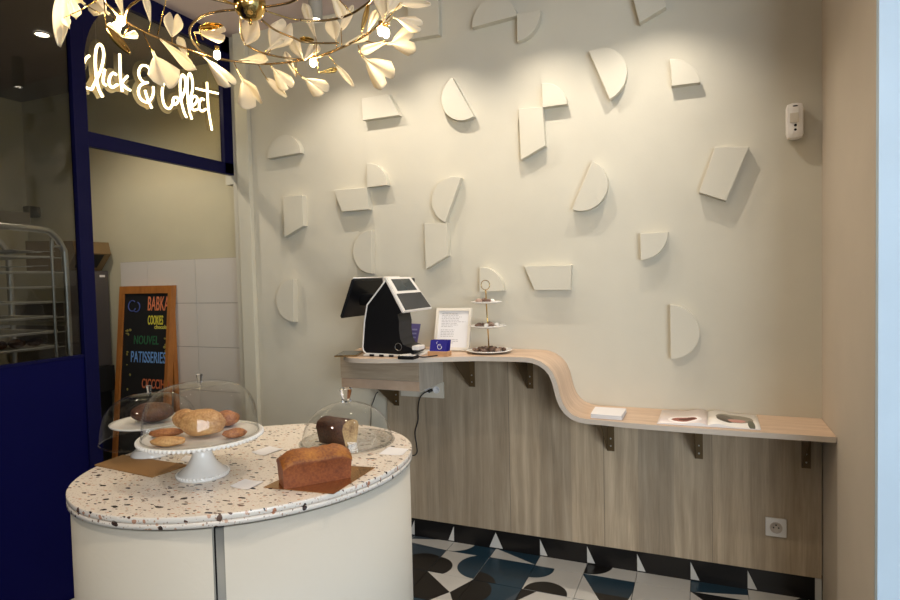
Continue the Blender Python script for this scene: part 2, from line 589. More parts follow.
# wall tiles
b = bm_new()
box(b, (-3.75, KY - 0.006, 0), (XL - 0.001, KY - 0.001, 1.56), mi=1)
z = 1.56
row = 0
while z > 0.15:
    z0 = max(z - 0.288, 0.0)
    xs = [-3.75, -3.49, -3.06, -2.636]
    for i in range(3):
        box(b, (xs[i] + 0.0015, KY - 0.012, z0 + 0.0015), (xs[i + 1] - 0.0015, KY - 0.005, z - 0.0015), mi=0)
    z = z0
    row += 1
structure('trim_4', b, [M['wtile'], M['wgrout']])

# floor tiles: cement tiles with big geometric figures
T = 0.2325
XG = -0.06
YG = 2.775
W_, K_, T_, N_ = 0, 1, 2, 3
def clip(poly, x0, y0, x1, y1):
    def cut(P, f, inter):
        out = []
        for i in range(len(P)):
            a, c = P[i - 1], P[i]
            if f(c):
                if not f(a): out.append(inter(a, c))
                out.append(c)
            elif f(a):
                out.append(inter(a, c))
        return out
    def ix(v):
        return lambda a, c: (v, a[1] + (c[1] - a[1]) * (v - a[0]) / (c[0] - a[0]))
    def iy(v):
        return lambda a, c: (a[0] + (c[0] - a[0]) * (v - a[1]) / (c[1] - a[1]), v)
    for f, g_ in ((lambda p: p[0] >= x0, ix(x0)), (lambda p: p[0] <= x1, ix(x1)), (lambda p: p[1] >= y0, iy(y0)), (lambda p: p[1] <= y1, iy(y1))):
        if poly:
            poly = cut(poly, f, g_)
    return poly
def disc(cx, cy, r):
    return [(cx + r * math.cos(2 * PI * k / 48), cy + r * math.sin(2 * PI * k / 48)) for k in range(48)]
TILES = {  # (column, row): (ground, [(colour, polygon in tile units)])
 (-6, 0): (N_, [(W_, [(-.4, .15), (1, 0), (1, .55)])]),
 (-5, 0): (T_, [(W_, disc(0, .5, .5))]),
 (-4, 0): (T_, [(W_, [(0, .02), (0, .46), (1, .02)])]),
 (-3, 0): (W_, []),
 (-2, 0): (W_, [(K_, disc(.02, .5, .5))]),
 (-1, 0): (W_, []),
 (0, 0): (T_, [(W_, [(.05, .0), (1, 0), (1, .22)])]),
 (1, 0): (W_, [(K_, [(.5, 0), (1, 0), (1, .6)])]),
 (-6, 1): (N_, [(K_, disc(.75, .25, .48)), (K_, [(0, 0), (.75, 0), (.75, .5), (.3, .35)])]),
 (-5, 1): (W_, [(K_, disc(0, .25, .42)), (T_, disc(1.0, .55, .52))]),
 (-4, 1): (T_, [(K_, disc(0, -.15, .5))]),
 (-3, 1): (W_, [(T_, disc(0, .9, .42)), (K_, disc(.45, 0, .42))]),
 (-2, 1): (T_, [(K_, [(0, 0), (1, 0), (1, .35), (0, .35)]), (W_, [(0, .95), (0, 0), (.5, 0)]), (W_, [(.9, 0), (1, 0), (1, .6)])]),
 (-1, 1): (W_, []),
 (0, 1): (K_, [(W_, [(0, 1), (.9, 0), (0, 0)])]),
 (1, 1): (W_, [(K_, disc(1, 0, .7))]),
 (-6, 2): (K_, [(N_, [(0, .4), (0, 1), (.4, 1)])]),
 (-5, 2): (K_, [(W_, [(0, 1), (1, 1), (.75, .4)]), (W_, [(.75, .4), (.5, 0), (1, 0)])]),
 (-4, 2): (T_, [(K_, disc(0, .6, .5)), (N_, [(.6, 0), (1, 0), (1, .9)])]),
 (-3, 2): (W_, [(K_, [(0, 1), (.3, 1), (0, .5)])]),
 (-2, 2): (W_, []),
 (-1, 2): (W_, [(T_, disc(1, 1, .5))]),
 (0, 2): (T_, []),
}
b = bm_new()
rnd = random.Random(3)
for i in range(-11, 20):
    for j in range(0, 19):
        x0 = XG + i * T
        y1 = YG - (j - 1) * T
        y0 = y1 - T
        if x0 + T < XL or x0 > XE:
            continue
        if (i, j) in TILES:
            g0, figs = TILES[(i, j)]
        else:
            g0 = rnd.choice([W_, W_, K_, T_, N_])
            c = rnd.choice([c_ for c_ in (W_, K_, T_, N_) if c_ != g0])
            figs = [(c, rnd.choice([disc(0, 0, .9), disc(1, 1, .9), disc(.5, 0, .5), [(0, 0), (1, 0), (1, 1)], [(0, 1), (1, 1), (.5, 0)], disc(1, 0, .6)]))]
        ex0, ex1, ey0, ey1 = max(x0 + .0012, XL + 0.001), min(x0 + T - .0012, XE), y0 + .0012, min(y1 - .0012, D - .001)
        if ex0 > XR and ey1 > 2.03:
            ey1 = 2.03
        ex1b = ex1
        if x0 < XR < x0 + T and ey1 > 2.03:
            ex1b = XR - 0.001
        if ey1 <= ey0 or ex1b <= ex0:
            continue
        box(b, (ex0, ey0, -0.01), (ex1b, ey1, 0.0), mi=g0)
        for n, (c, poly) in enumerate(figs):
            P = clip([(x0 + p[0] * T, y0 + p[1] * T) for p in poly], ex0, ey0, ex1b, ey1)
            if P and len(P) > 2:
                try:
                    f = b.faces.new([b.verts.new((p[0], p[1], 0.0004 * (n + 1))) for p in P])
                    f.material_index = c
                    if f.normal.z < 0 or True:
                        f.normal_update()
                        if f.normal.z < 0:
                            f.normal_flip()
                except ValueError:
                    pass
structure('floor_tiles', b, [M['tile_w'], M['tile_k'], M['tile_t'], M['tile_n']])

# skirting tiles with white wedges
b = bm_new()
box(b, (-2.47, D - 0.012, 0.0), (XR - 0.001, D - 0.001, 0.108), mi=0)
for i in range(-10, 3):
    x = XG + i * T
    if x < -2.4: continue
    ys = D - 0.0132
    def wedge(xa, xb):
        prism(b, [(x, ys, 0.085), (xa, ys, 0.006), (xb, ys, 0.006)], (0, 0.002, 0), mi=1)
    if i <= -5: wedge(x - 0.033, x)
    elif i == -4: wedge(x - 0.035, x + 0.037)
    elif i < 2 and x < 0.4: wedge(x, x + 0.037)
box(b, (0.428, D - 0.014, 0.004), (0.452, D - 0.011, 0.10), mi=1)
structure('baseboard_back', b, [M['tile_k'], M['tile_w']])

# ------------------------------------------------------------------ long counter with the S step
PROF = [(-0.78, 1.035), (-0.735, 1.035), (-0.70, 1.031), (-0.665, 1.019), (-0.635, 0.999), (-0.612, 0.972), (-0.596, 0.935), (-0.586, 0.895),
        (-0.578, 0.862), (-0.566, 0.832), (-0.548, 0.807), (-0.525, 0.789), (-0.497, 0.779), (-0.465, 0.775), (-0.42, 0.775)]
FRONT = [(-1.70, 2.80)]
EDGE = [(343.5, 354.5, 0), (345, 356.6, 0), (350, 357.9, 0), (360, 358.5, 0), (372, 358.7, 0), (386, 358.6, 0), (400, 358.4, 0), (415, 358.0, 0), (430, 357.6, 0), (443, 357.2, 0), (458, 356.8, 0), (474, 356.5, 0), (490, 356.6, 0), (504, 356.8, 0)]
for (px_, py_, _z) in spline(EDGE, 2):
    p_ = at(px_, py_, Z=1.035)
    if p_.x > FRONT[-1][0] + 0.002 and p_.x < -0.80:
        FRONT.append((p_.x, p_.y))
stations = [(x, 1.035, y) for (x, y) in FRONT] + [(x, z, 2.595) for (x, z) in PROF] + [(x, 0.775, 2.583 - 0.012 * math.sin((x + .42) / .87 * PI)) for x in [-0.3, -0.2, -0.1, 0.0, 0.1, 0.2, 0.3, 0.4, XR - 0.002]]
TH = 0.0215
def station_normal(i):
    a, c = stations[max(i - 1, 0)], stations[min(i + 1, len(stations) - 1)]
    t = Vector((c[0] - a[0], 0, c[1] - a[1])).normalized()
    return Vector((t.z, 0, -t.x))      # points down / inwards
under = []
b = bm_new()
rows = []
for i, (x, z, y) in enumerate(stations):
    n = station_normal(i)
    p = Vector((x, 0, z)); q = p + n * TH
    under.append((q.x, q.z))
    yb = D - 0.001
    rows.append([b.verts.new((p.x, y, p.z)), b.verts.new((p.x, yb, p.z)), b.verts.new((q.x, yb, q.z)), b.verts.new((q.x, y, q.z))])
for a, c in zip(rows, rows[1:]):
    for k in range(4):
        f = b.faces.new((a[k], a[(k + 1) % 4], c[(k + 1) % 4], c[k]))
        f.material_index = 1 if k == 3 else 0
        f.smooth = (k in (0, 2, 3))
b.faces.new(rows[0]).material_index = 1
b.faces.new(list(reversed(rows[-1])))
bmesh.ops.recalc_face_normals(b, faces=b.faces[:])
counter = Thing('wall_counter', 'long light ash counter dropping in an S curve to a low shelf', 'counter', (-0.6, D, 0.78))
top = counter.part('counter_top', b, [M['counter_wood'], M['edge']])
es = top.modifiers.new('edge', 'EDGE_SPLIT'); es.split_angle = math.radians(50)

def bracket(x0, ztop, zbot, reach, w=0.034):
    bb = bm_new()
    y = D - 0.0185
    box(bb, (x0, y - 0.005, zbot), (x0 + w, y, ztop), bevel=0.001)
    prism(bb, [(x0, y - 0.003, ztop), (x0, y - reach, ztop), (x0, y - reach, ztop - 0.012), (x0, y - 0.012, zbot + 0.01), (x0, y - 0.003, zbot + 0.004)], (0.005, 0, 0))
    box(bb, (x0, y - reach, ztop - 0.005), (x0 + w, y - 0.004, ztop))
    o = counter.part('bracket', bb, M['bracket'], label='brown metal bracket')
    for k in range(2):
        s = bm_new()
        blob(s, (x0 + w / 2, y - 0.006, zbot + 0.025 + k * 0.035), (0.004, 0.002, 0.004), 10, 6)
        counter.part('screw', s, M['steel'], parent=o)
bracket(-1.115, 1.0125, 0.836, 0.22)
bracket(-0.808, 1.0125, 0.842, 0.20)
for x in (-0.422, -0.038, 0.378):
    bracket(x, 0.7525, 0.565, 0.20)
bracket(-1.558, 0.853, 0.711, 0.19)
# drawer box under the register
b = bm_new()
box(b, (-1.702, 2.59, 0.853), (-1.26, D - 0.02, 1.013), mi=1)
db = counter.part('drawer_box', b, [M['drawer_wood'], M['side_wood']])
b = bm_new(); box(b, (-1.700, 2.578, 0.905), (-1.262, 2.5895, 1.012), bevel=0.001); counter.part('drawer_front', b, M['drawer_wood'], parent=db)
b = bm_new(); box(b, (-1.700, 2.584, 0.855), (-1.262, 2.5895, 0.902), bevel=0.001); counter.part('lower_rail', b, M['counter_wood'], parent=db)

# grey ash wall panelling below the counter
b = bm_new()
poly = [(-1.60, 0.10)]
poly.append((-1.60, 1.0125))
poly += [(x, z - 0.001) for (x, z) in under if -1.58 < x < XR - 0.01]
poly += [(XR - 0.005, 0.7525), (XR - 0.005, 0.10)]
prism(b, [(x, D - 0.0185, z) for x, z in poly], (0, 0.017, 0))
pan = structure('trim_5', b, M['panel_wood'])
# seams of the panels
b = bm_new()
for x in (-0.905, -0.439, 0.032):
    zt = 0.74 if x > -0.45 else 1.0
    box(b, (x - 0.0007, D - 0.0192, 0.102), (x + 0.0007, D - 0.0183, zt - 0.002))
structure('trim_6', b, M['grout'])

# power strip board under the drawer box with its cable
strip = Thing('socket_board', 'white double socket board under the right end of the drawer box', 'socket', (-1.38, D - 0.02, 0.81))
b = bm_new(); box(b, (-1.508, D - 0.034, 0.768), (-1.255, D - 0.019, 0.8525), bevel=0.003); strip.part('plate', b, M['cream'])
b = bm_new()
for x in (-1.345, -1.295):
    lathe(b, [(0.0, 0.0), (0.019, 0.0), (0.019, 0.002), (0.016, 0.002), (0.015, 0.0005), (0, 0.0005)], (0, 0, 0), 24)
m_ = Matrix.Rotation(PI / 2, 4, 'X')
n_half = len(b.verts) // 2
for k, v in enumerate(b.verts):
    v.co = m_ @ v.co
    v.co += Vector((-1.345 if k < n_half else -1.295, D - 0.034, 0.812))
strip.part('socket_ring', b, M['paper'])
b = bm_new()
pts = [at(431, 390.5, Y=D - 0.05), at(424, 393, Y=D - 0.06), at(419.5, 399, Y=D - 0.05), at(418, 410, Y=D - 0.03), at(418, 420, Y=D - 0.025), at(415, 432, Y=D - 0.025), at(416.5, 445, Y=D - 0.025),
       at(417, 452, Y=D - 0.025), at(414, 455.5, Y=D - 0.04), at(407, 455, Y=D - 0.05), at(400, 462, Y=D - 0.03), at(396, 520, Y=D - 0.03)]
sp = spline(pts, 5)
tube(b, sp, 0.0032, 8)
cbl = single('power_cable', b, M['cable'], 'black power cable hanging from the white socket board down the wood panelling', 'cable', pts[0])
b = bm_new(); tube(b, [at(432, 390, Y=D - 0.042), at(428.5, 391.5, Y=D - 0.06)], 0.008, 10)
po = link('plug', b, M['cable'], cbl, pts[0])
b = bm_new()
pts = [at(378, 392, Y=D - 0.12), at(376, 394, Y=D - 0.06), at(373.5, 401, Y=D - 0.03), at(371, 408, Y=D - 0.02), at(371, 420, Y=D - 0.02), at(368, 470, Y=D - 0.02), at(366, 520, Y=D - 0.02)]
tube(b, spline(pts, 4), 0.0028, 8)
single('thin_cable', b, M['cable'], 'thin black cable running down the wall left of the bracket under the drawer box', 'cable', pts[0])

# wall outlet low right
out = Thing('wall_outlet', 'white square socket low on the wood panelling near the right corner', 'socket', (0.333, D - 0.019, 0.345))
tl, br_ = at(766.2, 517, Y=D - 0.025), at(785.8, 537.8, Y=D - 0.025)
cx, cz = (tl.x + br_.x) / 2, (tl.z + br_.z) / 2
b = bm_new(); box(b, (cx - .040, D - 0.029, cz - .040), (cx + .040, D - 0.0187, cz + .040), bevel=0.003); out.part('plate', b, M['white_plastic'])
b = bm_new()
lathe(b, [(0.024, 0.0), (0.024, 0.003), (0.021, 0.003), (0.020, 0.0008), (0, 0.0008)], (0, 0, 0), 32)
b.transform(Matrix.Translation((cx, D - 0.029, cz)) @ Matrix.Rotation(PI / 2, 4, 'X'))
out.part('socket_ring', b, M['edge'])
b = bm_new()
for dx, dz in ((-0.0095, 0.0), (0.0095, 0.0), (0, 0.011)):
    tube(b, [(cx + dx, D - 0.0292, cz + dz), (cx + dx, D - 0.0312, cz + dz)], 0.0032, 12)
out.part('pin_hole', b, M['black_matt'])

# motion detector
dt = Thing('motion_detector', 'small white rounded motion detector high on the wall near the right corner', 'detector', (0.355, D, 2.01))
b = bm_new(); box(b, (0.322, D - 0.052, 1.936), (0.386, D - 0.001, 2.084), bevel=0.022); dt.part('housing', b, M['white_plastic'])
b = bm_new(); box(b, (0.334, D - 0.055, 2.0), (0.366, D - 0.050, 2.04), bevel=0.002); dt.part('lens', b, M['cream'])
for z, r in ((1.990, 0.0055), (1.972, 0.005)):
    b = bm_new(); blob(b, (0.354, D - 0.052, z), (r, 0.003, r), 12, 8); dt.part('sensor_eye', b, M['black'])
b = bm_new(); blob(b, (0.354, D - 0.051, 2.068), (0.010, 0.002, 0.003), 12, 8); dt.part('slot', b, M['black_matt'])

# ------------------------------------------------------------------ relief shapes on the wall
RT = 0.039
RY = D - RT
def wpt(x, y):
    p = at(x, y, Y=RY)
    return (p.x, p.z)
def relief(kind, pts, label, name):
    P = [Vector(wpt(*p)) for p in pts]
    if kind == 'half':            # two diameter ends + a picture point on the bulging side
        a, c, s = P
        m = (a + c) / 2; u = (c - a) / 2
        v = Vector((-u.y, u.x))
        if (s - m).dot(v) < 0: v = -v
        poly = [m + u * math.cos(PI * k / 40) + v * math.sin(PI * k / 40) for k in range(41)]
    elif kind == 'quarter':       # corner, arc end, arc end
        o_, a, c = P
        u = a - o_; v = c - o_
        poly = [o_] + [o_ + u * math.cos(PI / 2 * k / 24) + v * math.sin(PI / 2 * k / 24) for k in range(25)]
    else:
        poly = P
    cen = sum(poly, Vector((0, 0))) / len(poly)
    b = bm_new()
    prism(b, [(p.x, RY, p.y) for p in poly], (0, RT - 0.0005, 0))
    bmesh.ops.bevel(b, geom=[e for e in b.edges if all(abs(v.co.y - RY) < 1e-5 for v in e.verts)], offset=0.0012, segments=1, affect='EDGES')
    single(name, b, M['relief'], label, 'wall decoration', (cen.x, D, cen.y), group=None)
H_, Q_, P_ = 'half_disc_relief', 'quarter_disc_relief', 'slanted_block_relief'
relief('half', [(472, 27.3), (516.5, 15.5), (490, -20)], 'cream half disc relief cut by the top of the picture, flat side down', H_)
relief('quarter', [(516.7, 14), (540.5, 10), (517, 41)], 'cream quarter disc relief touching the right end of the topmost half disc', Q_)
relief('poly', [(630, -14), (639.3, 22.7), (666, 6.7), (660, -18)], 'cream slanted relief cut by the top edge, right of the two topmost discs', P_)
relief('half', [(452, 77.5), (473.6, 116), (445, 105)], 'cream half disc relief leaning left, upper wall just right of the chandelier', H_)
relief('poly', [(361.3, 99), (388.3, 94), (399, 115), (362.5, 120.3)], 'cream relief block with slanted right side right below the chandelier', P_)
relief('half', [(267.5, 158.5), (300.5, 152.7), (285, 136)], 'small cream half disc relief with flat side down nearest the white corner column', H_)
relief('quarter', [(542.3, 107.3), (566.7, 104), (541.7, 83.3)], 'cream quarter disc relief standing on the corner of a tall slanted block', Q_)
relief('poly', [(518.6, 108.6), (542.7, 107.3), (545, 145.7), (520.7, 160)], 'tall cream slanted block relief below a quarter disc, upper middle of the wall', P_)
relief('half', [(589, 51.5), (609.5, 99), (625, 60)], 'large cream half disc relief with its flat side to the lower left, upper wall', H_)
relief('quarter', [(671.7, 86), (700, 82.3), (670, 59.3)], 'lone cream quarter disc relief with square corner lower left, upper right wall', Q_)
relief('half', [(571.7, 209.3), (592, 161), (606, 200)], 'large cream half disc relief bulging to the lower right, above the trapezoid', H_)
relief('poly', [(715, 147), (749, 146.7), (726, 200.7), (699, 192.3)], 'large tilted cream block relief on the right of the wall below the detector', P_)
relief('quarter', [(640, 233.3), (640.7, 260), (668, 231.7)], 'cream quarter disc relief with square corner upper left, right middle of the wall', Q_)
relief('poly', [(524, 266), (571, 265), (570.5, 290), (534.3, 290)], 'cream trapezoid relief, wide side up, above the S curve of the counter', P_)
relief('half', [(670, 305), (670.7, 359), (700, 331)], 'cream half disc relief bulging right, the lowest one above the low shelf', H_)
relief('quarter', [(479.3, 292), (503.5, 290.8), (479.3, 267.3)], 'cream quarter disc relief right behind the top of the three-tier stand', Q_)
relief('half', [(461, 177.7), (445, 222.3), (430, 195)], 'cream half disc relief bulging left, balanced on top of a slanted block', H_)
relief('poly', [(424, 223.3), (446.7, 222.7), (447.7, 255.7), (425.7, 269.3)], 'tall cream slanted block relief under a half disc, above the white picture frame', P_)
relief('half', [(371.5, 230), (371.5, 273.5), (350, 252)], 'cream half disc relief bulging left just above the cash register', H_)
relief('poly', [(333.3, 190), (366.7, 187.3), (369, 209.3), (341.7, 211.7)], 'cream trapezoid relief touching the foot of a quarter disc, left half of the wall', P_)
relief('quarter', [(367, 187.3), (387, 185), (366.7, 163.3)], 'small cream quarter disc relief on the upper right corner of a trapezoid, left half', Q_)
relief('poly', [(282.7, 196.7), (302.3, 195), (303.3, 225.7), (284.3, 237.3)], 'narrow cream slanted block relief near the left column, below the small half disc', P_)
relief('half', [(293.3, 279), (293.5, 322), (272, 300)], 'cream half disc relief bulging left, lowest left, beside the corner column', H_)
relief('poly', [(407, -16), (438, -22), (438.7, 34.3), (408, 39.5)], 'tall cream rectangular relief behind the right side of the chandelier', 'rectangular_relief')

# ------------------------------------------------------------------ round display island
IC = Vector((-1.169, 1.333, 0.0)); IR = 0.42; IT = 0.9
OVAL = Matrix.Rotation(math.atan2(0.835, 0.55), 4, 'Z') @ Matrix.Diagonal((0.4555 / IR, 0.390 / IR, 1, 1))     # the top is a gentle oval
def oval(bm):
    bm.transform(Matrix.Translation(IC) @ OVAL @ Matrix.Translation(-IC))
    return bm
isl = Thing('display_island', 'round cream island with pinkish terrazzo top carrying the cakes', 'island', IC)
b = bm_new()
lathe(b, [(0, -0.013), (IR - 0.001, -0.013), (IR, -0.012), (IR, -0.001), (IR - 0.001, 0), (0, 0)], (IC.x, IC.y, IT), 128, smooth=False)
for f in b.faces: f.smooth = abs(f.normal.z) < 0.5
isl.part('terrazzo_top', oval(b), M['terrazzo'])
b = bm_new()
lathe(b, [(IR - 0.004, -0.0145), (IR - 0.004, -0.013)], (IC.x, IC.y, IT), 96)
lathe(b, [(0, -0.0265), (IR, -0.0265), (IR, -0.0145), (0, -0.0145)], (IC.x, IC.y, IT), 128, smooth=False)
for f in b.faces: f.smooth = abs(f.normal.z) < 0.5
isl.part('lower_slab', oval(b), M['terrazzo'])
RB = IR - 0.007
def arc_angle(px, py, R):
    # bearing of the point where the ray meets the upright cylinder
    Q = OVAL.inverted().to_3x3(); r = Q @ ray(px, py); o = Q @ (CAM - IC)
    A = r.x ** 2 + r.y ** 2; B = 2 * (o.x * r.x + o.y * r.y); C = o.x ** 2 + o.y ** 2 - R * R
    t = (-B - math.sqrt(B * B - 4 * A * C)) / (2 * A)
    p = o + r * t
    return math.atan2(p.y, p.x)
a1, a2, a3 = arc_angle(213, 560, RB), arc_angle(216, 560, RB), arc_angle(225, 560, RB)
def arc_panel(lo, hi, R, z0, z1, th=0.012, n=64):
    bb = bm_new()
    lathe(bb, [(R, z0), (R, z1), (R - th, z1), (R - th, z0)], (IC.x, IC.y, 0), n, smooth=False, lo=lo, hi=hi, closed=True)
    for f in bb.faces: f.smooth = abs(f.normal.z) < 0.5
    return oval(bb)
isl.part('curved_panel', arc_panel(a1 - 2.7, a1, RB, 0.03, 0.868), M['cream'])
isl.part('curved_panel', arc_panel(a3, a1 - 2.7 + 2 * PI - 0.02, RB, 0.03, 0.868), M['cream'])
isl.part('metal_strip', arc_panel(a2, a3 - 0.001, RB - 0.004, 0.03, 0.866, 0.006, 6), M['grey_strip'])
b = bm_new(); lathe(b, [(0, 0), (RB - 0.03, 0), (RB - 0.03, 0.872), (0, 0.872)], (IC.x, IC.y, 0.0), 64); isl.part('core', oval(b), M['black_matt'])

# ------------------------------------------------------------------ cake stands and domes
def dome_profile(R, h, flare=0.0, e=2.6):
    out = []
    for k in range(21):
        a = PI / 2 * k / 20
        out.append((R * math.cos(a) ** (2 / e) if k < 20 else 0.0, h * math.sin(a) ** (2 / e)))
    return out
def glass_dome(c, R, h, label, knob_h=0.022, knob_r=0.009, e=2.6):
    t = Thing('glass_dome', label, 'cake dome', c)
    b = bm_new()
    pr = dome_profile(R, h, e=e)
    lathe(b, [(R + 0.002, 0)] + pr[1:], c, 64)
    t.part('cover', b, M['glass'])
    b = bm_new(); lathe(b, [(R - 0.001, 0.0), (R + 0.0035, 0.0), (R + 0.0035, 0.0035), (R - 0.001, 0.0035)], c, 64, closed=True)
    t.part('rim', b, M['glass'])
    b = bm_new()
    lathe(b, [(0, 0), (knob_r * .9, 0), (knob_r * .75, knob_h * .25), (knob_r * 1.2, knob_h * .95), (knob_r, knob_h), (0, knob_h)], (c[0], c[1], c[2] + h + 0.0005), 8, smooth=False)
    t.part('knob', b, M['crystal'])
    return t
# front stand
FC = (-1.208, 1.175, IT)
st = Thing('cake_stand', 'white beaded cake stand with golden cookies, nearest on the island', 'cake stand', FC)
b = bm_new()
lathe(b, [(0, 0.0), (0.064, 0.0), (0.066, 0.004), (0.064, 0.009), (0.052, 0.018), (0.037, 0.032), (0.027, 0.05), (0.023, 0.07), (0.026, 0.086), (0.04, 0.094), (0, 0.094)], FC, 64)
st.part('foot', b, M['ceramic'])
b = bm_new()
lathe(b, [(0, 0.094), (0.05, 0.094), (0.12, 0.097), (0.148, 0.101), (0.153, 0.107), (0.150, 0.110), (0.144, 0.106), (0.05, 0.104), (0, 0.104)], FC, 96)
pl = st.part('plate', b, M['ceramic'])
b = bm_new()
for k in range(84):
    a = 2 * PI * k / 84
    blob(b, (FC[0] + 0.151 * math.cos(a), FC[1] + 0.151 * math.sin(a), FC[2] + 0.1045), (0.0052, 0.0052, 0.0052), 8, 6)
st.part('beading', b, M['ceramic'], parent=pl)
b = bm_new()
for k in range(44):
    a = 2 * PI * k / 44
    blob(b, (FC[0] + 0.063 * math.cos(a), FC[1] + 0.063 * math.sin(a), FC[2] + 0.008), (0.004, 0.004, 0.004), 8, 6)
st.part('foot_beading', b, M['ceramic'])
glass_dome((FC[0], FC[1], FC[2] + 0.1075), 0.141, 0.136, 'clear low glass dome covering the cookies on the front cake stand', 0.022, 0.007, e=3.2)
# cookies on it
CKG = 'cookies under the front dome'
def cookie(px, py, r, mt, label, rot=0.0, k=0, z=0.0):
    p = at(px, py, Z=IT + 0.118 + z)
    b = bm_new(); blob(b, p, r, 28, 16, noise=0.05, rot=rot, seed=k)
    lo_ = min(v.co.z for v in b.verts)
    sh = (IT + 0.1052 + z) - lo_
    for v in b.verts: v.co.z += sh
    single('cookie', b, M[mt], label, 'cookie', (p.x, p.y, IT + 0.105 + z), CKG)
ra = math.atan2(CR.y, CR.x)
cookie(203, 431, (0.058, 0.046, 0.034), 'cookie', 'largest round golden cookie in the middle of the front cake stand', ra, 1)
cookie(166, 432, (0.042, 0.017, 0.011), 'cookie_dark', 'long browned biscuit on the left of the front stand, the rear one of the two', ra + 0.2, 2)
cookie(168, 441, (0.042, 0.018, 0.012), 'cookie', 'long biscuit on the left of the front stand, the nearer one of the two', ra + 0.05, 3)
cookie(226, 422, (0.036, 0.028, 0.022), 'cookie_dark', 'browned golden cookie behind and right of the largest cookie', ra + .3, 4)
cookie(235, 433, (0.030, 0.014, 0.012), 'cookie_dark', 'long browned biscuit at the right end of the front cookie pile', ra + 0.35, 5)
cookie(186, 424, (0.036, 0.026, 0.026), 'cookie', 'golden cookie half hidden behind the largest cookie on the front stand', ra, 6)
# rear stand
RC = (-1.503, 1.270, IT)
st2 = Thing('cake_stand', 'plain white cake stand behind, half hidden, with dark cake', 'cake stand', RC)
b = bm_new()
lathe(b, [(0, 0.0), (0.055, 0.0), (0.057, 0.003), (0.050, 0.014), (0.032, 0.030), (0.022, 0.05), (0.02, 0.08), (0.028, 0.090), (0, 0.090)], RC, 64)
st2.part('foot', b, M['ceramic'])
b = bm_new(); lathe(b, [(0, 0.090), (0.09, 0.092), (0.106, 0.096), (0.108, 0.101), (0.10, 0.0995), (0, 0.098)], RC, 72); st2.part('plate', b, M['ceramic'])
glass_dome((RC[0], RC[1], RC[2] + 0.046), 0.133, 0.136, 'clear glass dome over the plain rear cake stand beside the blue panel', 0.022, 0.007, e=2.7)
b = bm_new(); blob(b, (RC[0] + 0.01, RC[1], RC[2] + 0.125), (0.062, 0.05, 0.028), 32, 16, noise=0.03, rot=0.3, seed=9)
lo_ = min(v.co.z for v in b.verts)
for v in b.verts: v.co.z += RC[2] + 0.0995 - lo_
single('dark_cake', b, M['dark_cake'], 'dark brown cake on the plain rear cake stand', 'cake', (RC[0], RC[1], RC[2] + 0.0985))
# dome on glass plate at the right
GC = (-1.004, 1.548, IT)
b = bm_new(); lathe(b, [(0, 0.0), (0.10, 0.0), (0.143, 0.008), (0.145, 0.011), (0.142, 0.0115), (0.10, 0.006), (0, 0.006)], GC, 72)
gp_ = single('glass_plate', b, M['glass'], 'clear glass cake plate flat on the right side of the terrazzo top', 'plate', GC)
glass_dome((GC[0], GC[1], GC[2] + 0.0118), 0.136, 0.118, 'clear rounded glass dome with faceted knob behind the loaf cake', 0.042, 0.017, e=2.05)
# cut cake under it
b = bm_new()
cp = at(334, 440, Z=IT + 0.02)
prof = []
LL, WW, HH = 0.105, 0.075, 0.076
for (y, z) in [(-0.32, 0), (-0.44, 0.45), (-0.5, 0.68), (-0.42, 0.88), (-0.2, 0.98), (0, 1.0), (0.2, 0.98), (0.42, 0.88), (0.5, 0.68), (0.44, 0.45), (0.32, 0)]:
    prof.append((y * WW, z * HH))
prism(b, [(-LL / 2, y, z) for y, z in prof], (LL, 0, 0), mi=0, smooth=True)
for f in b.faces:
    if abs(f.normal.x) > 0.9 and f.calc_center_median().x > 0: f.material_index = 1
b.transform(Matrix.Translation((cp.x, cp.y + 0.02, IT + 0.0065)) @ Matrix.Rotation(ra - 0.55, 4, 'Z'))
single('cut_cake', b, [M['dark_cake'], M['crumb']], 'dark brown cut loaf under the right glass dome', 'cake', (cp.x, cp.y + 0.02, IT + 0.0065))

# loaf cake in front with its foil board
A_ = Vector((-0.929, 1.146)); B_ = Vector((-0.817, 1.279))
u = (B_ - A_).normalized(); v = Vector((-u.y, u.x))
LN = (B_ - A_).length; WD = 0.078
FZ = IT + 0.0022
b = bm_new()
c0 = A_ - u * 0.0 - v * 0.008
fpts = [(-0.802, 1.163), (-0.802, 1.372), (-0.948, 1.372), (-0.985, 1.163)]
e0 = Vector((-0.80, 1.168)); 
quad = [e0, Vector((-0.806, 1.372)), Vector((-0.985, 1.345)), Vector((-0.99, 1.15))]
prism(b, [(p.x, p.y, IT + 0.0005) for p in quad], (0, 0, 0.0015))
single('foil_board', b, M['gold_foil'], 'shiny gold cake board under the uncovered loaf cake', 'cake board', (-0.89, 1.26, IT))
b = bm_new()
NS = 14
rows = []
sec = [(-0.41, 0.0), (-0.44, 0.3), (-0.49, 0.64), (-0.53, 0.73), (-0.50, 0.82), (-0.33, 0.93), (-0.12, 1.0), (0.12, 1.0), (0.33, 0.93), (0.50, 0.82), (0.53, 0.73), (0.49, 0.64), (0.44, 0.3), (0.41, 0.0)]
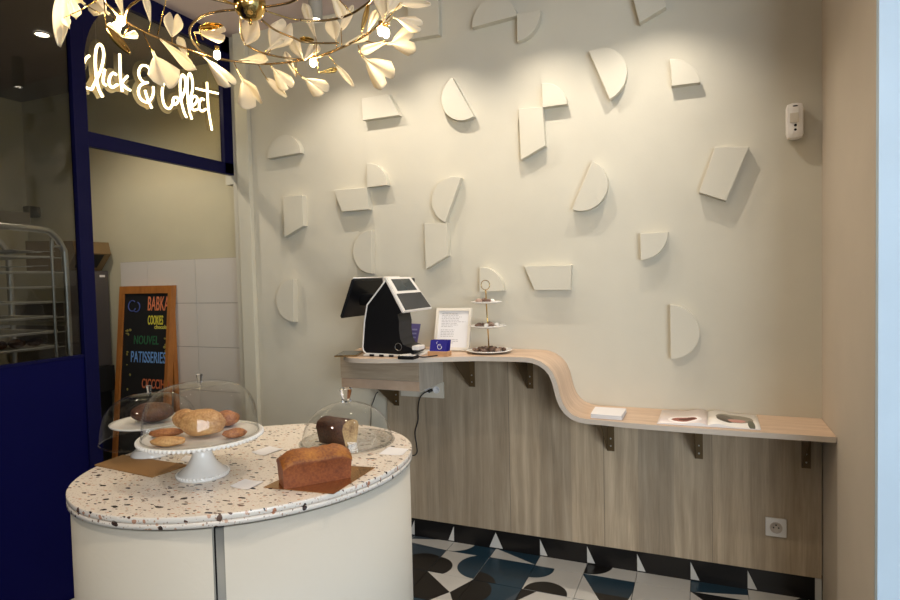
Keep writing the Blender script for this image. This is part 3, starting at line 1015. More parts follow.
for i in range(NS + 1):
    s = i / NS
    e = 2 * s - 1
    rise = 1 - 0.22 * e ** 4 + 0.03 * math.sin(9 * s)
    shrink = 1 - 0.05 * (abs(e) ** 8)
    row = []
    for (a, h) in sec:
        h2 = h * (rise if h > 0.7 else 1)
        lx = (s * LN) + (0.004 if i == 0 else -0.004 if i == NS else 0) * (1 - h)
        w_ = a * WD * shrink + WD / 2 
        p = A_ + u * lx + v * (w_ - 0.004)
        hh = h2 * 0.083 + (0.0015 * math.sin(40 * s + 5 * a) if h > 0.7 else 0)
        row.append(b.verts.new((p.x, p.y, FZ + hh)))
    rows.append(row)
for r0, r1 in zip(rows, rows[1:]):
    for k in range(len(sec)):
        k2 = (k + 1) % len(sec)
        f = b.faces.new((r0[k], r0[k2], r1[k2], r1[k]))
        f.smooth = True
        f.material_index = 1 if 3 <= k <= 9 else 0
b.faces.new(rows[0]); b.faces.new(list(reversed(rows[-1])))
bmesh.ops.recalc_face_normals(b, faces=b.faces[:])
lf = single('loaf_cake', b, [M['loaf_side'], M['loaf_top']], 'whole golden brown loaf cake standing uncovered on the gold board', 'cake', (A_.x, A_.y, FZ))
md = lf.modifiers.new('soft', 'EDGE_SPLIT'); md.split_angle = math.radians(70)

# cards and bag lying on the top
def flat(name, corners, th, mt, label, cat, curl=0.0, group=None, z=IT):
    b = bm_new()
    P = [at(x, y, Z=z + 0.001) for x, y in corners]
    N = 6
    grid = [[P[0].lerp(P[1], i / N).lerp(P[3].lerp(P[2], i / N), j / N) for i in range(N + 1)] for j in range(N + 1)]
    tv = [[b.verts.new((p.x, p.y, z + th + 0.0004 + curl * ((i / N - .5) ** 2) * 4)) for i, p in enumerate(r)] for j, r in enumerate(grid)]
    bv = [[b.verts.new((p.x, p.y, z + 0.0004 + curl * ((i / N - .5) ** 2) * 4)) for i, p in enumerate(r)] for j, r in enumerate(grid)]
    for j in range(N):
        for i in range(N):
            b.faces.new((tv[j][i], tv[j][i + 1], tv[j + 1][i + 1], tv[j + 1][i]))
            b.faces.new((bv[j][i], bv[j + 1][i], bv[j + 1][i + 1], bv[j][i + 1]))
    for i in range(N):
        b.faces.new((tv[0][i], bv[0][i], bv[0][i + 1], tv[0][i + 1])); b.faces.new((tv[N][i], tv[N][i + 1], bv[N][i + 1], bv[N][i]))
        b.faces.new((tv[i][0], tv[i + 1][0], bv[i + 1][0], bv[i][0])); b.faces.new((tv[i][N], bv[i][N], bv[i + 1][N], tv[i + 1][N]))
    bmesh.ops.recalc_face_normals(b, faces=b.faces[:])
    c = sum(P, Vector()) / 4
    return single(name, b, mt, label, cat, (c.x, c.y, z), group)
LC = 'price cards on the terrazzo top'
flat('paper_card', [(230, 486.5), (248, 490), (264, 482), (245, 479.5)], 0.0006, M['paper'], 'small white card between the front cake stand and the loaf', 'card', 0.002, LC)
flat('paper_card', [(251.5, 452.5), (264, 456), (283.5, 449), (270, 446.5)], 0.0006, M['paper'], 'small white card between the front cake stand and the right dome', 'card', 0.002, LC)
flat('paper_card', [(379, 454), (402, 455.5), (409, 449), (389, 447)], 0.0006, M['paper'], 'small white card at the right rim of the top beside the dome', 'card', 0.001, LC)
flat('paper_card', [(180, 460), (189, 462.5), (197, 457), (186, 455)], 0.0006, M['paper'], 'small white card half hidden behind the front stand foot', 'card', 0.0, LC)
flat('paper_bag', [(94.5, 465.5), (152, 477.5), (188, 465.5), (123, 455.5)], 0.003, M['kraft'], 'flat brown kraft paper bag between the two cake stands', 'bag', 0.0)

# ------------------------------------------------------------------ things on the high counter
CT = 1.0355
# cash register
reg = Thing('cash_register', 'black and white touch screen cash register on the left end of the counter', 'cash register', (-1.38, 2.58, CT))
Y0, Y1 = 2.475, 2.605
body = [(-1.372, 1.392), (-1.39, 1.37), (-1.472, 1.28), (-1.49, 1.20), (-1.503, 1.08), (-1.50, 1.06), (-1.485, 1.047), (-1.30, 1.044), (-1.245, 1.05), (-1.232, 1.062), (-1.24, 1.078), (-1.285, 1.092), (-1.30, 1.12),
        (-1.305, 1.16), (-1.303, 1.20), (-1.31, 1.235), (-1.292, 1.243), (-1.285, 1.25)]
b = bm_new(); prism(b, [(x, Y0, z) for x, z in body], (0, Y1 - Y0, 0)); reg.part('body', b, M['black'])
b = bm_new()
tube(b, [(x, Y0 + 0.001, z) for x, z in body[:9]], 0.0042, 8)
reg.part('white_rim', b, M['white_plastic'], label='white edge trim')
# sloping customer panel
nrm = Vector((0.155, 0, 0.080)).normalized()
T0 = Vector((-1.366, 0, 1.402)); B0 = Vector((-1.280, 0, 1.246)); Yn, Yf = 2.466, 2.775
def on_panel(s, t, o=0.0):
    ye = Yf - (1 - s) * 0.055
    p = T0.lerp(B0, s)
    return Vector((p.x, Yn + (ye - Yn) * t, p.z)) + nrm * o
b = bm_new(); prism(b, [on_panel(-0.02, 0, -0.006), on_panel(-0.02, 1, -0.006), on_panel(0.35, 1, -0.006), on_panel(1.03, 1, -0.006), on_panel(1.03, 0, -0.006)], nrm * 0.0162)
bmesh.ops.bevel(b, geom=b.edges[:], offset=0.004, segments=2, affect='EDGES')
hood = reg.part('sloped_hood', b, M['white_plastic'])
b = bm_new(); prism(b, [on_panel(0.05, .12, .0102), on_panel(0.05, .86, .0102), on_panel(0.41, .88, .0102), on_panel(0.41, .14, .0102)], nrm * 0.0015); reg.part('small_screen', b, M['screen'], parent=hood)
b = bm_new(); prism(b, [on_panel(0.49, .04, .0102), on_panel(0.49, .96, .0102), on_panel(0.98, .97, .0102), on_panel(0.98, .05, .0102)], nrm * 0.0015); reg.part('customer_screen', b, M['screen_dark'], parent=hood)
b = bm_new()
box(b, (-1.40, 2.50, 1.385), (-1.366, 2.62, 1.412), bevel=0.006); reg.part('printer_slot', b, M['white_plastic'])
b = bm_new(); box(b, (-1.43, 2.60, 1.355), (-1.355, 2.76, 1.402), bevel=0.006); reg.part('printer_cover', b, M['black'])
# staff screen slab
b = bm_new()
sn = Vector((-0.19, 0, 0.075)).normalized()
p0, p1 = Vector((-1.528, 0, 1.402)), Vector((-1.603, 0, 1.214))
prism(b, [p0 + Vector((0, 2.455, 0)), p0 + Vector((0, 2.79, 0)), p1 + Vector((0, 2.79, 0)), p1 + Vector((0, 2.455, 0))], sn * 0.016)
bmesh.ops.bevel(b, geom=b.edges[:], offset=0.006, segments=3, affect='EDGES')
reg.part('staff_screen', b, M['black'])
b = bm_new()
tube(b, [p0 + Vector((0, 2.458, 0.004)) + sn * .008, p0 + Vector((0, 2.785, 0.004)) + sn * .008], 0.003, 8); reg.part('screen_trim', b, M['white_plastic'])
b = bm_new(); box(b, (-1.57, 2.56, 1.27), (-1.46, 2.64, 1.33), bevel=0.01); reg.part('screen_arm', b, M['black'])
# base with white rim and chunky black pieces
b = bm_new(); box(b, (-1.50, 2.47, CT + 0.0004), (-1.22, 2.70, CT + 0.009), bevel=0.003); reg.part('base', b, M['white_plastic'])
for k in range(5):
    b = bm_new()
    x = -1.46 + 0.052 * k
    box(b, (x, 2.462, CT + 0.0004), (x + 0.022, 2.4695, CT + 0.010), bevel=0.001)
    reg.part('base_slot', b, M['black'])
# card reader
crd = Thing('card_reader', 'small black card reader with white keys at the foot of the register', 'card reader', (-1.24, 2.44, CT))
b = bm_new(); box(b, (-1.275, 2.395, CT + 0.0004), (-1.195, 2.455, CT + 0.016), bevel=0.004); crd.part('body', b, M['black'])
b = bm_new()
for i in range(4):
    for j in range(2):
        box(b, (-1.268 + 0.018 * i, 2.402 + 0.022 * j, CT + 0.0155), (-1.255 + 0.018 * i, 2.418 + 0.022 * j, CT + 0.0185), bevel=0.001)
crd.part('keys', b, M['white_plastic'])
b = bm_new(); box(b, (-1.235, 2.463, CT + 0.035), (-1.20, 2.53, CT + 0.055), bevel=0.004)
reg.part('receipt_block', b, M['white_plastic'])
b = bm_new(); tube(b, spline([(-1.205, 2.45, CT + 0.01), (-1.18, 2.47, CT + 0.004), (-1.15, 2.52, CT + 0.0035), (-1.13, 2.57, CT + 0.004), (-1.16, 2.66, CT + 0.0035)], 5), 0.003, 8)
single('reader_cable', b, M['cable'], 'short black cable lying between the card reader and the card box', 'cable', (-1.2, 2.45, CT))
b = bm_new()
lathe(b, [(0.016, -0.0015), (0.0185, 0), (0.016, 0.0015)], (0, 0, 0), 24, closed=True)
b.transform(Matrix.Translation((-1.31, Y0 - 0.002, 1.083)) @ Matrix.Rotation(PI / 2, 4, 'X') @ Matrix.Scale(0.6, 4, (0, 0, 1)))
reg.part('badge', b, M['steel'])

# tablet lying at the left end
tb = Thing('tablet', 'thin dark tablet lying over the left end of the counter', 'tablet', (-1.58, 2.50, CT))
q = [(-1.615, 2.40), (-1.515, 2.44), (-1.575, 2.60), (-1.675, 2.57)]
b = bm_new(); prism(b, [(x, y, CT + 0.0005) for x, y in q], (0, 0, 0.007)); tb.part('case', b, M['bronze'])
b = bm_new()
cxq, cyq = sum(p[0] for p in q) / 4, sum(p[1] for p in q) / 4
prism(b, [(cxq + (x - cxq) * .9, cyq + (y - cyq) * .9, CT + 0.0076) for x, y in q], (0, 0, 0.0005)); tb.part('screen', b, M['screen'])

# purple leaflet holder behind the register
lh = Thing('leaflet_holder', 'small leaning purple leaflet holder right behind the register foot', 'leaflet', (-1.39, 2.80, CT))
b = bm_new(); prism(b, [(-1.46, 2.78, CT + 0.0006), (-1.37, 2.78, CT + 0.0006), (-1.355, 2.81, 1.162), (-1.445, 2.81, 1.166)], (0, 0.004, 0)); lh.part('leaflet', b, mat('purple_print', srgb(96, 84, 130), 0.5))
b = bm_new()
for k in range(4):
    z = 1.07 + 0.02 * k
    box(b, (-1.41 + .004 * k, 2.783 + .0045 * k, z), (-1.378 + .003 * k, 2.7855 + .0045 * k, z + 0.008))
lh.part('print_lines', b, mat('pale_print', srgb(150, 146, 176), 0.6))

# business cards in a wooden block
cb = Thing('card_box', 'small beech block holder for navy business cards on the counter edge', 'card holder', (-1.13, 2.56, CT))
b = bm_new()
box(b, (-1.190, 2.535, CT + 0.0004), (-1.092, 2.595, CT + 0.022), bevel=0.0015)
cb.part('block', b, M['card_wood'])
rb = random.Random(4)
for k in range(6):
    b = bm_new()
    y = 2.549 + 0.006 * k
    dx = rb.uniform(-0.003, 0.003) + (0.004 if k > 2 else 0)
    prism(b, [(-1.184 + dx, y, CT + 0.021), (-1.098 + dx, y, CT + 0.021), (-1.098 + dx + 0.002, y + 0.012, CT + 0.073), (-1.182 + dx, y + 0.012, CT + 0.073)], (0, 0.0008, 0))
    o = single('business_card', b, M['navy_card'], 'navy business card with white emblem, front one in the beech block' if k == 0 else 'navy business card tucked behind the front one in the beech block', 'card', (-1.14, y, CT + 0.021), 'navy business cards in the block')
    if k == 0:
        b = bm_new()
        c = Vector((-1.135, 2.5475, CT + 0.045))
        def onc(dx_, dz_):
            return (c.x + dx_, 2.549 + 0.012 * ((c.z + dz_ - CT - 0.021) / 0.052) - 0.0008, c.z + dz_)
        tube(b, [onc(0.011 * math.cos(a), 0.011 * math.sin(a) - 0.002) for a in [PI * 0.35 + k2 * (PI * 1.65) / 18 for k2 in range(19)]], 0.0012, 6)
        tube(b, [onc(x_, z_) for x_, z_ in ((-0.004, 0.002), (0.002, 0.003), (0.008, 0.001), (0.010, -0.006))], 0.001, 6)
        tube(b, [onc(-0.012 + 0.005 * math.cos(a), 0.015 + 0.005 * math.sin(a)) for a in [k2 * PI / 8 + 1.2 for k2 in range(9)]], 0.001, 6)
        link('emblem', b, M['paper'], o, (-1.14, y, CT + 0.021))

# white picture frame with a printed sheet
pf = Thing('picture_frame', 'white photo frame with a printed sheet leaning behind the card box', 'frame', (-1.155, 2.77, CT))
fo = Vector((-1.247, 2.735, CT + 0.001)); fx = Vector((0.187, 0.01, 0)); fzv = Vector((0.0, 0.055, 0.208))
def fpt(a, c, o=0.0):
    n = fx.cross(fzv).normalized()
    return fo + fx * a + fzv * c - n * (-o)
fn = fx.cross(fzv).normalized()
if fn.y > 0: fn = -fn
def fquad(b, a0, c0_, a1_, c1_, o, th, mi=0):
    P = [fo + fx * a + fzv * c + fn * o for a, c in ((a0, c0_), (a1_, c0_), (a1_, c1_), (a0, c1_))]
    prism(b, P, fn * th, mi=mi)
b = bm_new()
for q4 in ((0, 0, 1, .07), (0, .93, 1, 1), (0, .07, .075, .93), (.925, .07, 1, .93)):
    fquad(b, *q4, 0, 0.012)
pf.part('moulding', b, mat('white_frame', srgb(226, 218, 204), 0.5))
b = bm_new(); fquad(b, .05, .05, .95, .95, 0.001, 0.003); sh = pf.part('sheet', b, M['paper'])
b = bm_new()
rb = random.Random(11)
c_ = 0.86
while c_ > 0.14:
    a_ = 0.16
    if 0.26 < c_ < 0.32 or 0.5 < c_ < 0.53:
        c_ -= 0.04; continue
    end = rb.uniform(0.45, 0.84)
    while a_ < end:
        w = rb.uniform(0.03, 0.10)
        fquad(b, a_, c_, min(a_ + w, end), c_ + 0.012, 0.0041, 0.0004)
        a_ += w + 0.02
    c_ -= 0.038
pf.part('printed_lines', b, mat('grey_print', srgb(170, 166, 168), 0.8), parent=sh)
b = bm_new(); prism(b, [(-1.17, 2.80, CT + 0.001), (-1.17, 2.845, CT + 0.001), (-1.17, 2.782, CT + 0.15)], (0.03, 0, 0)); pf.part('easel_back', b, M['black_matt'])

# three tier stand
SC_ = Vector((-0.951, 2.725, CT))
ts = Thing('tiered_stand', 'three tier white plate stand with gold rod on the counter', 'cake stand', SC_)
lean = Vector((-0.012, 0, 0.33)).normalized()
def plate_bm(c, R, h):
    b = bm_new()
    lathe(b, [(0, 0), (R * .55, 0), (R * .9, h * .6), (R, h), (R * .985, h + .002), (R * .88, h * .6 + 0.003), (R * .55, 0.003), (0, 0.003)], c, 48)
    return b
tiers = [(SC_ + Vector((0, 0, 0.001)), 0.112, 0.012), (SC_ + lean * 0.118, 0.090, 0.012), (SC_ + lean * 0.235, 0.075, 0.010)]
names = ['lower plate', 'middle plate', 'upper plate']
for (c, R, h), nm in zip(tiers, names):
    ts.part('plate', plate_bm(c, R, h), M['ceramic'])
b = bm_new()
tube(b, [SC_ + lean * 0.004, SC_ + lean * 0.30], 0.0032, 8)
cc = SC_ + lean * 0.325
tube(b, [cc + Vector((0.022 * math.cos(a), 0, 0.022 * math.sin(a) * 1.05)) for a in [-PI / 2 + k * 2 * PI / 20 for k in range(21)]], 0.0018, 6)
ts.part('rod', b, M['brass'])
rb = random.Random(21)
CH = 'chocolates on the tiered stand'
desc = [('on the bottom plate of the tiered stand', 17, 0.075), ('on the middle plate of the tiered stand', 8, 0.05), ('on the top plate of the tiered stand', 5, 0.04)]
for (c, R, h), (txt, n, rr) in zip(tiers, desc):
    for k in range(n):
        a = 2 * PI * k / n + rb.uniform(-.2, .2)
        r = rr * (0.45 + 0.5 * (k % 2)) if k else rr * .3
        s = rb.uniform(0.010, 0.016)
        p = Vector((c.x + r * math.cos(a), c.y + r * math.sin(a), c.z + 0.0035 + s * 0.8))
        b = bm_new(); blob(b, p, (s * 1.35, s, s * 0.85), 12, 8, noise=0.09, rot=rb.uniform(0, 3), seed=k)
        white = (k % 5 == 1)
        single('chocolate', b, M['ceramic'] if white and R < .1 else (M['choc_light'] if k % 3 == 0 else M['choc']),
               ('white sweet ' if white and R < .1 else 'dusty light brown chocolate ' if k % 3 == 0 else 'dark brown chocolate ') + txt, 'chocolate', p, CH + ', ' + txt.split(' plate')[0].split()[-1] + (' white' if white and R < .1 else ' light' if k % 3 == 0 else ' dark'))

# ------------------------------------------------------------------ things on the low shelf
ST = 0.7755
b = bm_new()
for k in range(9):
    j = random.Random(k).uniform(-0.0015, 0.0015)
    z = ST + 0.0005 + 0.0021 * k
    dz = 0.0021
    lo_x, hi_x = -0.452 + j, -0.322 + j
    prism(b, [(lo_x, 2.615 + j, z), (hi_x, 2.612 + j, z), (hi_x + 0.002, 2.765, z), (lo_x - 0.004, 2.762, z)], (0, 0, 0.0018))
single('napkin_stack', b, M['paper'], 'stack of white paper napkins where the S curve meets the low shelf', 'napkins', (-0.39, 2.69, ST))
# open magazine
mg = Thing('magazine', 'open glossy magazine with food pictures on the low shelf', 'magazine', (0.012, 2.70, ST))
def page_mesh(sign, mt):
    b = bm_new()
    N = 14
    hinge = 0.014
    wid = 0.192
    rows = []
    for side in (0, 1):
        rr = []
        for i in range(N + 1):
            s = i / N
            x = hinge + sign * wid * s
            z = ST + 0.0035 + 0.011 * math.sin(PI * min(s * 2.2, 1)) * (1 - s) + 0.003 * (1 - s)
            if side: z = ST + 0.0005 + 0.0 * s
            sk = -0.008 * s * (1 if sign < 0 else -.5)
            rr.append((b.verts.new((x, 2.602 + sk, z)), b.verts.new((x + 0.004, 2.862 + sk, z))))
        rows.append(rr)
    t, bo = rows
    for i in range(N):
        f = b.faces.new((t[i][0], t[i + 1][0], t[i + 1][1], t[i][1])); f.smooth = True
        b.faces.new((bo[i][0], bo[i][1], bo[i + 1][1], bo[i + 1][0])).material_index = 1
        b.faces.new((t[i][0], bo[i][0], bo[i + 1][0], t[i + 1][0])).material_index = 1
        b.faces.new((t[i][1], t[i + 1][1], bo[i + 1][1], bo[i][1])).material_index = 1
    b.faces.new((t[0][0], t[0][1], bo[0][1], bo[0][0])).material_index = 1
    b.faces.new((t[N][0], bo[N][0], bo[N][1], t[N][1])).material_index = 1
    bmesh.ops.recalc_face_normals(b, faces=b.faces[:])
    return b
def page_mat(name, base, spots):
    m = mat(name, base, 0.3)
    g = G(m)
    col = base
    for (cx_, cy_, rx, ry, c, soft) in spots:
        v_ = g.coord((1 / rx, 1 / ry, 0), (-cx_ / rx, -cy_ / ry, 0))
        ds = g.n('ShaderNodeVectorMath', operation='LENGTH')
        nd = g.n('ShaderNodeTexNoise'); nd.inputs['Scale'].default_value = 3.0
        g.l(v_, nd.inputs['Vector'])
        g.l(g.mix(soft, v_, nd.outputs['Color']), ds.inputs[0])
        col = g.mix(g.math('LESS_THAN', ds.outputs['Value'], 1.0), col, c)
    g.base(col)
    return m
# object coordinates of the pages are relative to the magazine's base
pl_ = page_mat('left_page_print', srgb(214, 200, 192), [(-0.085, -0.02, 0.065, 0.055, srgb(236, 228, 222), 0.02), (-0.085, -0.02, 0.045, 0.034, srgb(150, 92, 76), 0.1), (-0.075, -0.02, 0.03, 0.02, srgb(96, 54, 42), 0.1)])
pr_ = page_mat('right_page_print', srgb(232, 226, 216), [(0.11, 0.055, 0.062, 0.062, srgb(136, 128, 110), 0.12), (0.075, 0.03, 0.03, 0.05, srgb(84, 74, 62), 0.15), (0.115, 0.02, 0.03, 0.025, srgb(196, 140, 128), 0.1), (0.165, -0.03, 0.012, 0.08, srgb(100, 100, 84), 0.05)])
mg.part('left_page', page_mesh(-1, None), [pl_, M['paper']])
mg.part('right_page', page_mesh(1, None), [pr_, M['paper']])

# ------------------------------------------------------------------ ceiling spotlights
for k, (sx, sy) in enumerate(SPOTS):
    lab = ['grey cylinder spotlight hanging at the ceiling behind the chandelier', 'ceiling cylinder spotlight second from the left', 'ceiling cylinder spotlight third from the left', 'ceiling cylinder spotlight at the right end of the row'][k]
    t = Thing('ceiling_spotlight', lab, 'lamp', (sx, sy, CZ), 'cylinder spotlights along the wall')
    b = bm_new(); lathe(b, [(0, CZ), (0.034, CZ), (0.034, 2.69), (0.030, 2.69), (0.027, 2.70), (0, 2.70)], (sx, sy, -0.0005), 32); t.part('cylinder', b, mat('grey_lamp_housing', srgb(150, 148, 142), 0.5))
    b = bm_new(); lathe(b, [(0, 2.6985), (0.018, 2.6985), (0.018, 2.694), (0, 2.694)], (sx, sy, 0), 24); t.part('lamp_face', b, M['lamp_face'])
t = Thing('recessed_downlight', 'bright recessed downlight in the dark kitchen ceiling', 'lamp', (-3.33, 2.225, KZ))
kd = at(42, 34, Z=KZ - 0.004)
b = bm_new(); lathe(b, [(0, -0.001), (0.032, -0.001), (0.032, 0.003), (0, 0.003)], (kd.x, kd.y, KZ - 0.006), 32); t.part('lamp_face', b, emission('kitchen_lamp_face', (1.0, 0.9, 0.75), 30))
b = bm_new(); lathe(b, [(0.033, -0.004), (0.042, -0.004), (0.042, 0.003), (0.033, 0.003)], (kd.x, kd.y, KZ - 0.006), 32, closed=True); t.part('ring', b, M['white_plastic'])

# ------------------------------------------------------------------ chandelier
HZ = 2.30
hub = at(250, 8, Z=HZ)
ch = Thing('chandelier', 'brass ring chandelier with white ginkgo petals hanging over the island', 'chandelier', (hub.x, hub.y, CZ))
b = bm_new(); blob(b, (hub.x, hub.y, HZ + 0.012), (0.052, 0.052, 0.052), 48, 24); blob(b, (hub.x, hub.y, HZ - 0.046), (0.006, 0.006, 0.010), 12, 8)
ch.part('hub', b, M['brass'])
b = bm_new(); tube(b, [(hub.x, hub.y, HZ + 0.05), (hub.x, hub.y, CZ)], 0.008, 12); ch.part('rod', b, M['brass'])
b = bm_new(); lathe(b, [(0, -0.03), (0.06, -0.03), (0.065, -0.025), (0.065, -0.0005), (0, -0.0005)], (hub.x, hub.y, CZ), 32); ch.part('ceiling_rose', b, M['brass'])
def arm(px, z0=0.0, z1=0.0, r=0.0042, mt='bronze'):
    n = len(px)
    P = [at(x, y, Z=HZ + z0 + (z1 - z0) * i / (n - 1)) for i, (x, y) in enumerate(px)]
    b = bm_new(); tube(b, spline(P, 6), r, 8); ch.part('arm', b, M[mt])
arm([(103, -8), (105, 2), (112, 9), (121, 18), (135, 27), (158, 38), (190, 50), (217, 58), (240, 62), (265, 64), (290, 62), (312, 58), (330, 52), (350, 43.5), (366, 35), (378, 26)])
arm([(237, 10), (222, 11), (205, 15), (193, 23), (189.5, 32), (193, 42), (201, 51), (215, 58), (232, 61), (250, 61.5)], 0.01, 0.004)
arm([(241, 14), (240.5, 24), (241, 33), (246, 44), (260, 52), (280, 57), (300, 59), (318, 57), (338, 49.5), (356, 41), (370, 33)], 0.01, 0.008)
arm([(262, 20), (275, 30), (294, 38), (303, 42), (320, 43.2), (339, 43)], 0.01, 0.0, 0.0038)
arm([(266, 11), (280, 15.5), (293, 19.3), (299, 19.8)], 0.0, 0.0, 0.0028, 'brass')
arm([(300, 20), (313, 20.8), (326, 20.3), (340, 18), (352, 13.5), (361, 8), (370, 1), (376, -8)], 0.0, 0.02)
arm([(265, 7), (278, 5), (291, 2), (302, -4)], 0.0, 0.0)
arm([(236, 5), (226, 1), (214, -6)], 0.0, 0.0, 0.003, 'brass')
arm([(126, 20), (126, 14), (130, 6), (137, 1), (146, -5)], 0.0, 0.02, 0.004, 'brass')
b = bm_new()
tube(b, [at(157.5, 35, Z=HZ), at(166, 0, Z=HZ + 0.10), at(166, 0, Z=HZ + 0.10) + Vector((0.01, 0, 0.25))], 0.0018, 6)
ch.part('hanging_wire', b, M['brass'])
# upper loops above the picture: nearer half of the rings
b = bm_new()
e0, e1 = at(103, -8, Z=HZ) - hub, at(376, -8, Z=HZ + 0.02) - hub
b0, b1 = math.atan2(e0.y, e0.x), math.atan2(e1.y, e1.x)
if b0 < 0: b0 += 2 * PI
if b1 < b0: b1 += 2 * PI
P = [(hub.x + rr_ * math.cos(a), hub.y + rr_ * math.sin(a), HZ + 0.02 * k / 30) for k in range(31) for a in [b0 + (b1 - b0) * k / 30] for rr_ in [e0.length + (e1.length - e0.length) * k / 30 + 0.08 * math.sin(PI * k / 30)]]
tube(b, P, 0.0042, 8); ch.part('arm', b, M['bronze'])
for a in (4.3, 5.2):
    b = bm_new(); tube(b, spline([(hub.x, hub.y, HZ), (hub.x + .25 * math.cos(a - .3), hub.y + .25 * math.sin(a - .3), HZ + .02), (hub.x + .5 * math.cos(a), hub.y + .5 * math.sin(a), HZ)], 6), 0.0038, 8); ch.part('arm', b, M['bronze'])

def leaf_mesh(base, tip, width, kind, tilt, cup):
    base = Vector(base); tip = Vector(tip)
    ax = tip - base
    L = ax.length
    ax.normalize()
    view = (base - CAM).normalized()
    side = ax.cross(view).normalized()
    side = (Matrix.Rotation(tilt, 3, ax) @ side)
    nor = side.cross(ax)
    NSg, NT = 14, 12
    b = bm_new()
    g = []
    for i in range(NSg + 1):
        s = i / NSg
        if kind == 'fan':
            w = 0.09 + 0.91 * (max(0.0, (s - 0.26) / 0.74)) ** 0.75
        elif kind == 'heart':
            w = (math.sin(PI * min(1, s * 0.86 + 0.02))) ** 0.8 * (0.55 + 0.6 * s)
        elif kind == 'drop':
            w = 0.07 + 1.0 * s ** 1.05 * math.sqrt(max(0.0, 1 - s ** 6))
        else:  # blade
            w = math.sin(PI * (0.05 + 0.92 * s)) ** 0.7
        row = []
        for j in range(NT + 1):
            t = -1 + 2 * j / NT
            if kind == 'fan':
                Lt = 0.70 + 0.30 * math.sqrt(max(0.0, 1 - (abs(abs(t) - 0.42) / 0.58) ** 2)) - 0.13 * math.exp(-(t / 0.10) ** 2)
            elif kind == 'heart':
                Lt = 0.80 + 0.20 * math.sqrt(max(0.0, 1 - (abs(abs(t) - 0.45) / 0.56) ** 2)) - 0.10 * math.exp(-(t / 0.12) ** 2)
            else:
                Lt = 1
            z = cup * width * (t * t * w - 0.4 * s) + 0.16 * width * s * math.sin(4.2 * t + 1) + (0.35 * cup * L * s * s)
            row.append(b.verts.new(base + ax * (s * Lt * L) + side * (t * w * width / 2) + nor * z))
        g.append(row)
    for i in range(NSg):
        for j in range(NT):
            f = b.faces.new((g[i][j], g[i + 1][j], g[i + 1][j + 1], g[i][j + 1])); f.smooth = True
    return b

rl = random.Random(5)
def leaf(att, bp, tp, w, kind='fan', mt='porcelain', tilt=None, cup=None, depth=None):
    """att: where the stem leaves the ring; bp, tp: base and tip; w: width in picture units"""
    A = at(att[0], att[1], Z=HZ)
    d = (A - CAM).dot(CF) if depth is None else depth
    dd = rl.uniform(-0.04, 0.04)
    B = at(bp[0], bp[1], d=d + dd * .5)
    T_p = at(tp[0], tp[1], d=d + dd)
    wd = w / FPX * d
    tilt = rl.uniform(-0.45, 0.45) if tilt is None else tilt
    cup = rl.choice((-1, 1)) * rl.uniform(0.15, 0.35) if cup is None else cup
    lm = leaf_mesh(B, T_p, wd, kind, tilt, cup)
    o = ch.part('petal', lm, M[mt], label='polished brass petal' if mt == 'brass' else None)
    sm = o.modifiers.new('thick', 'SOLIDIFY'); sm.thickness = 0.0022; sm.offset = 0
    b = bm_new(); tube(b, [A, A.lerp(B, .5) + Vector((0, 0, -0.004)), B, B.lerp(T_p, 0.08)], 0.0019, 6); ch.part('stem', b, M['brass'])
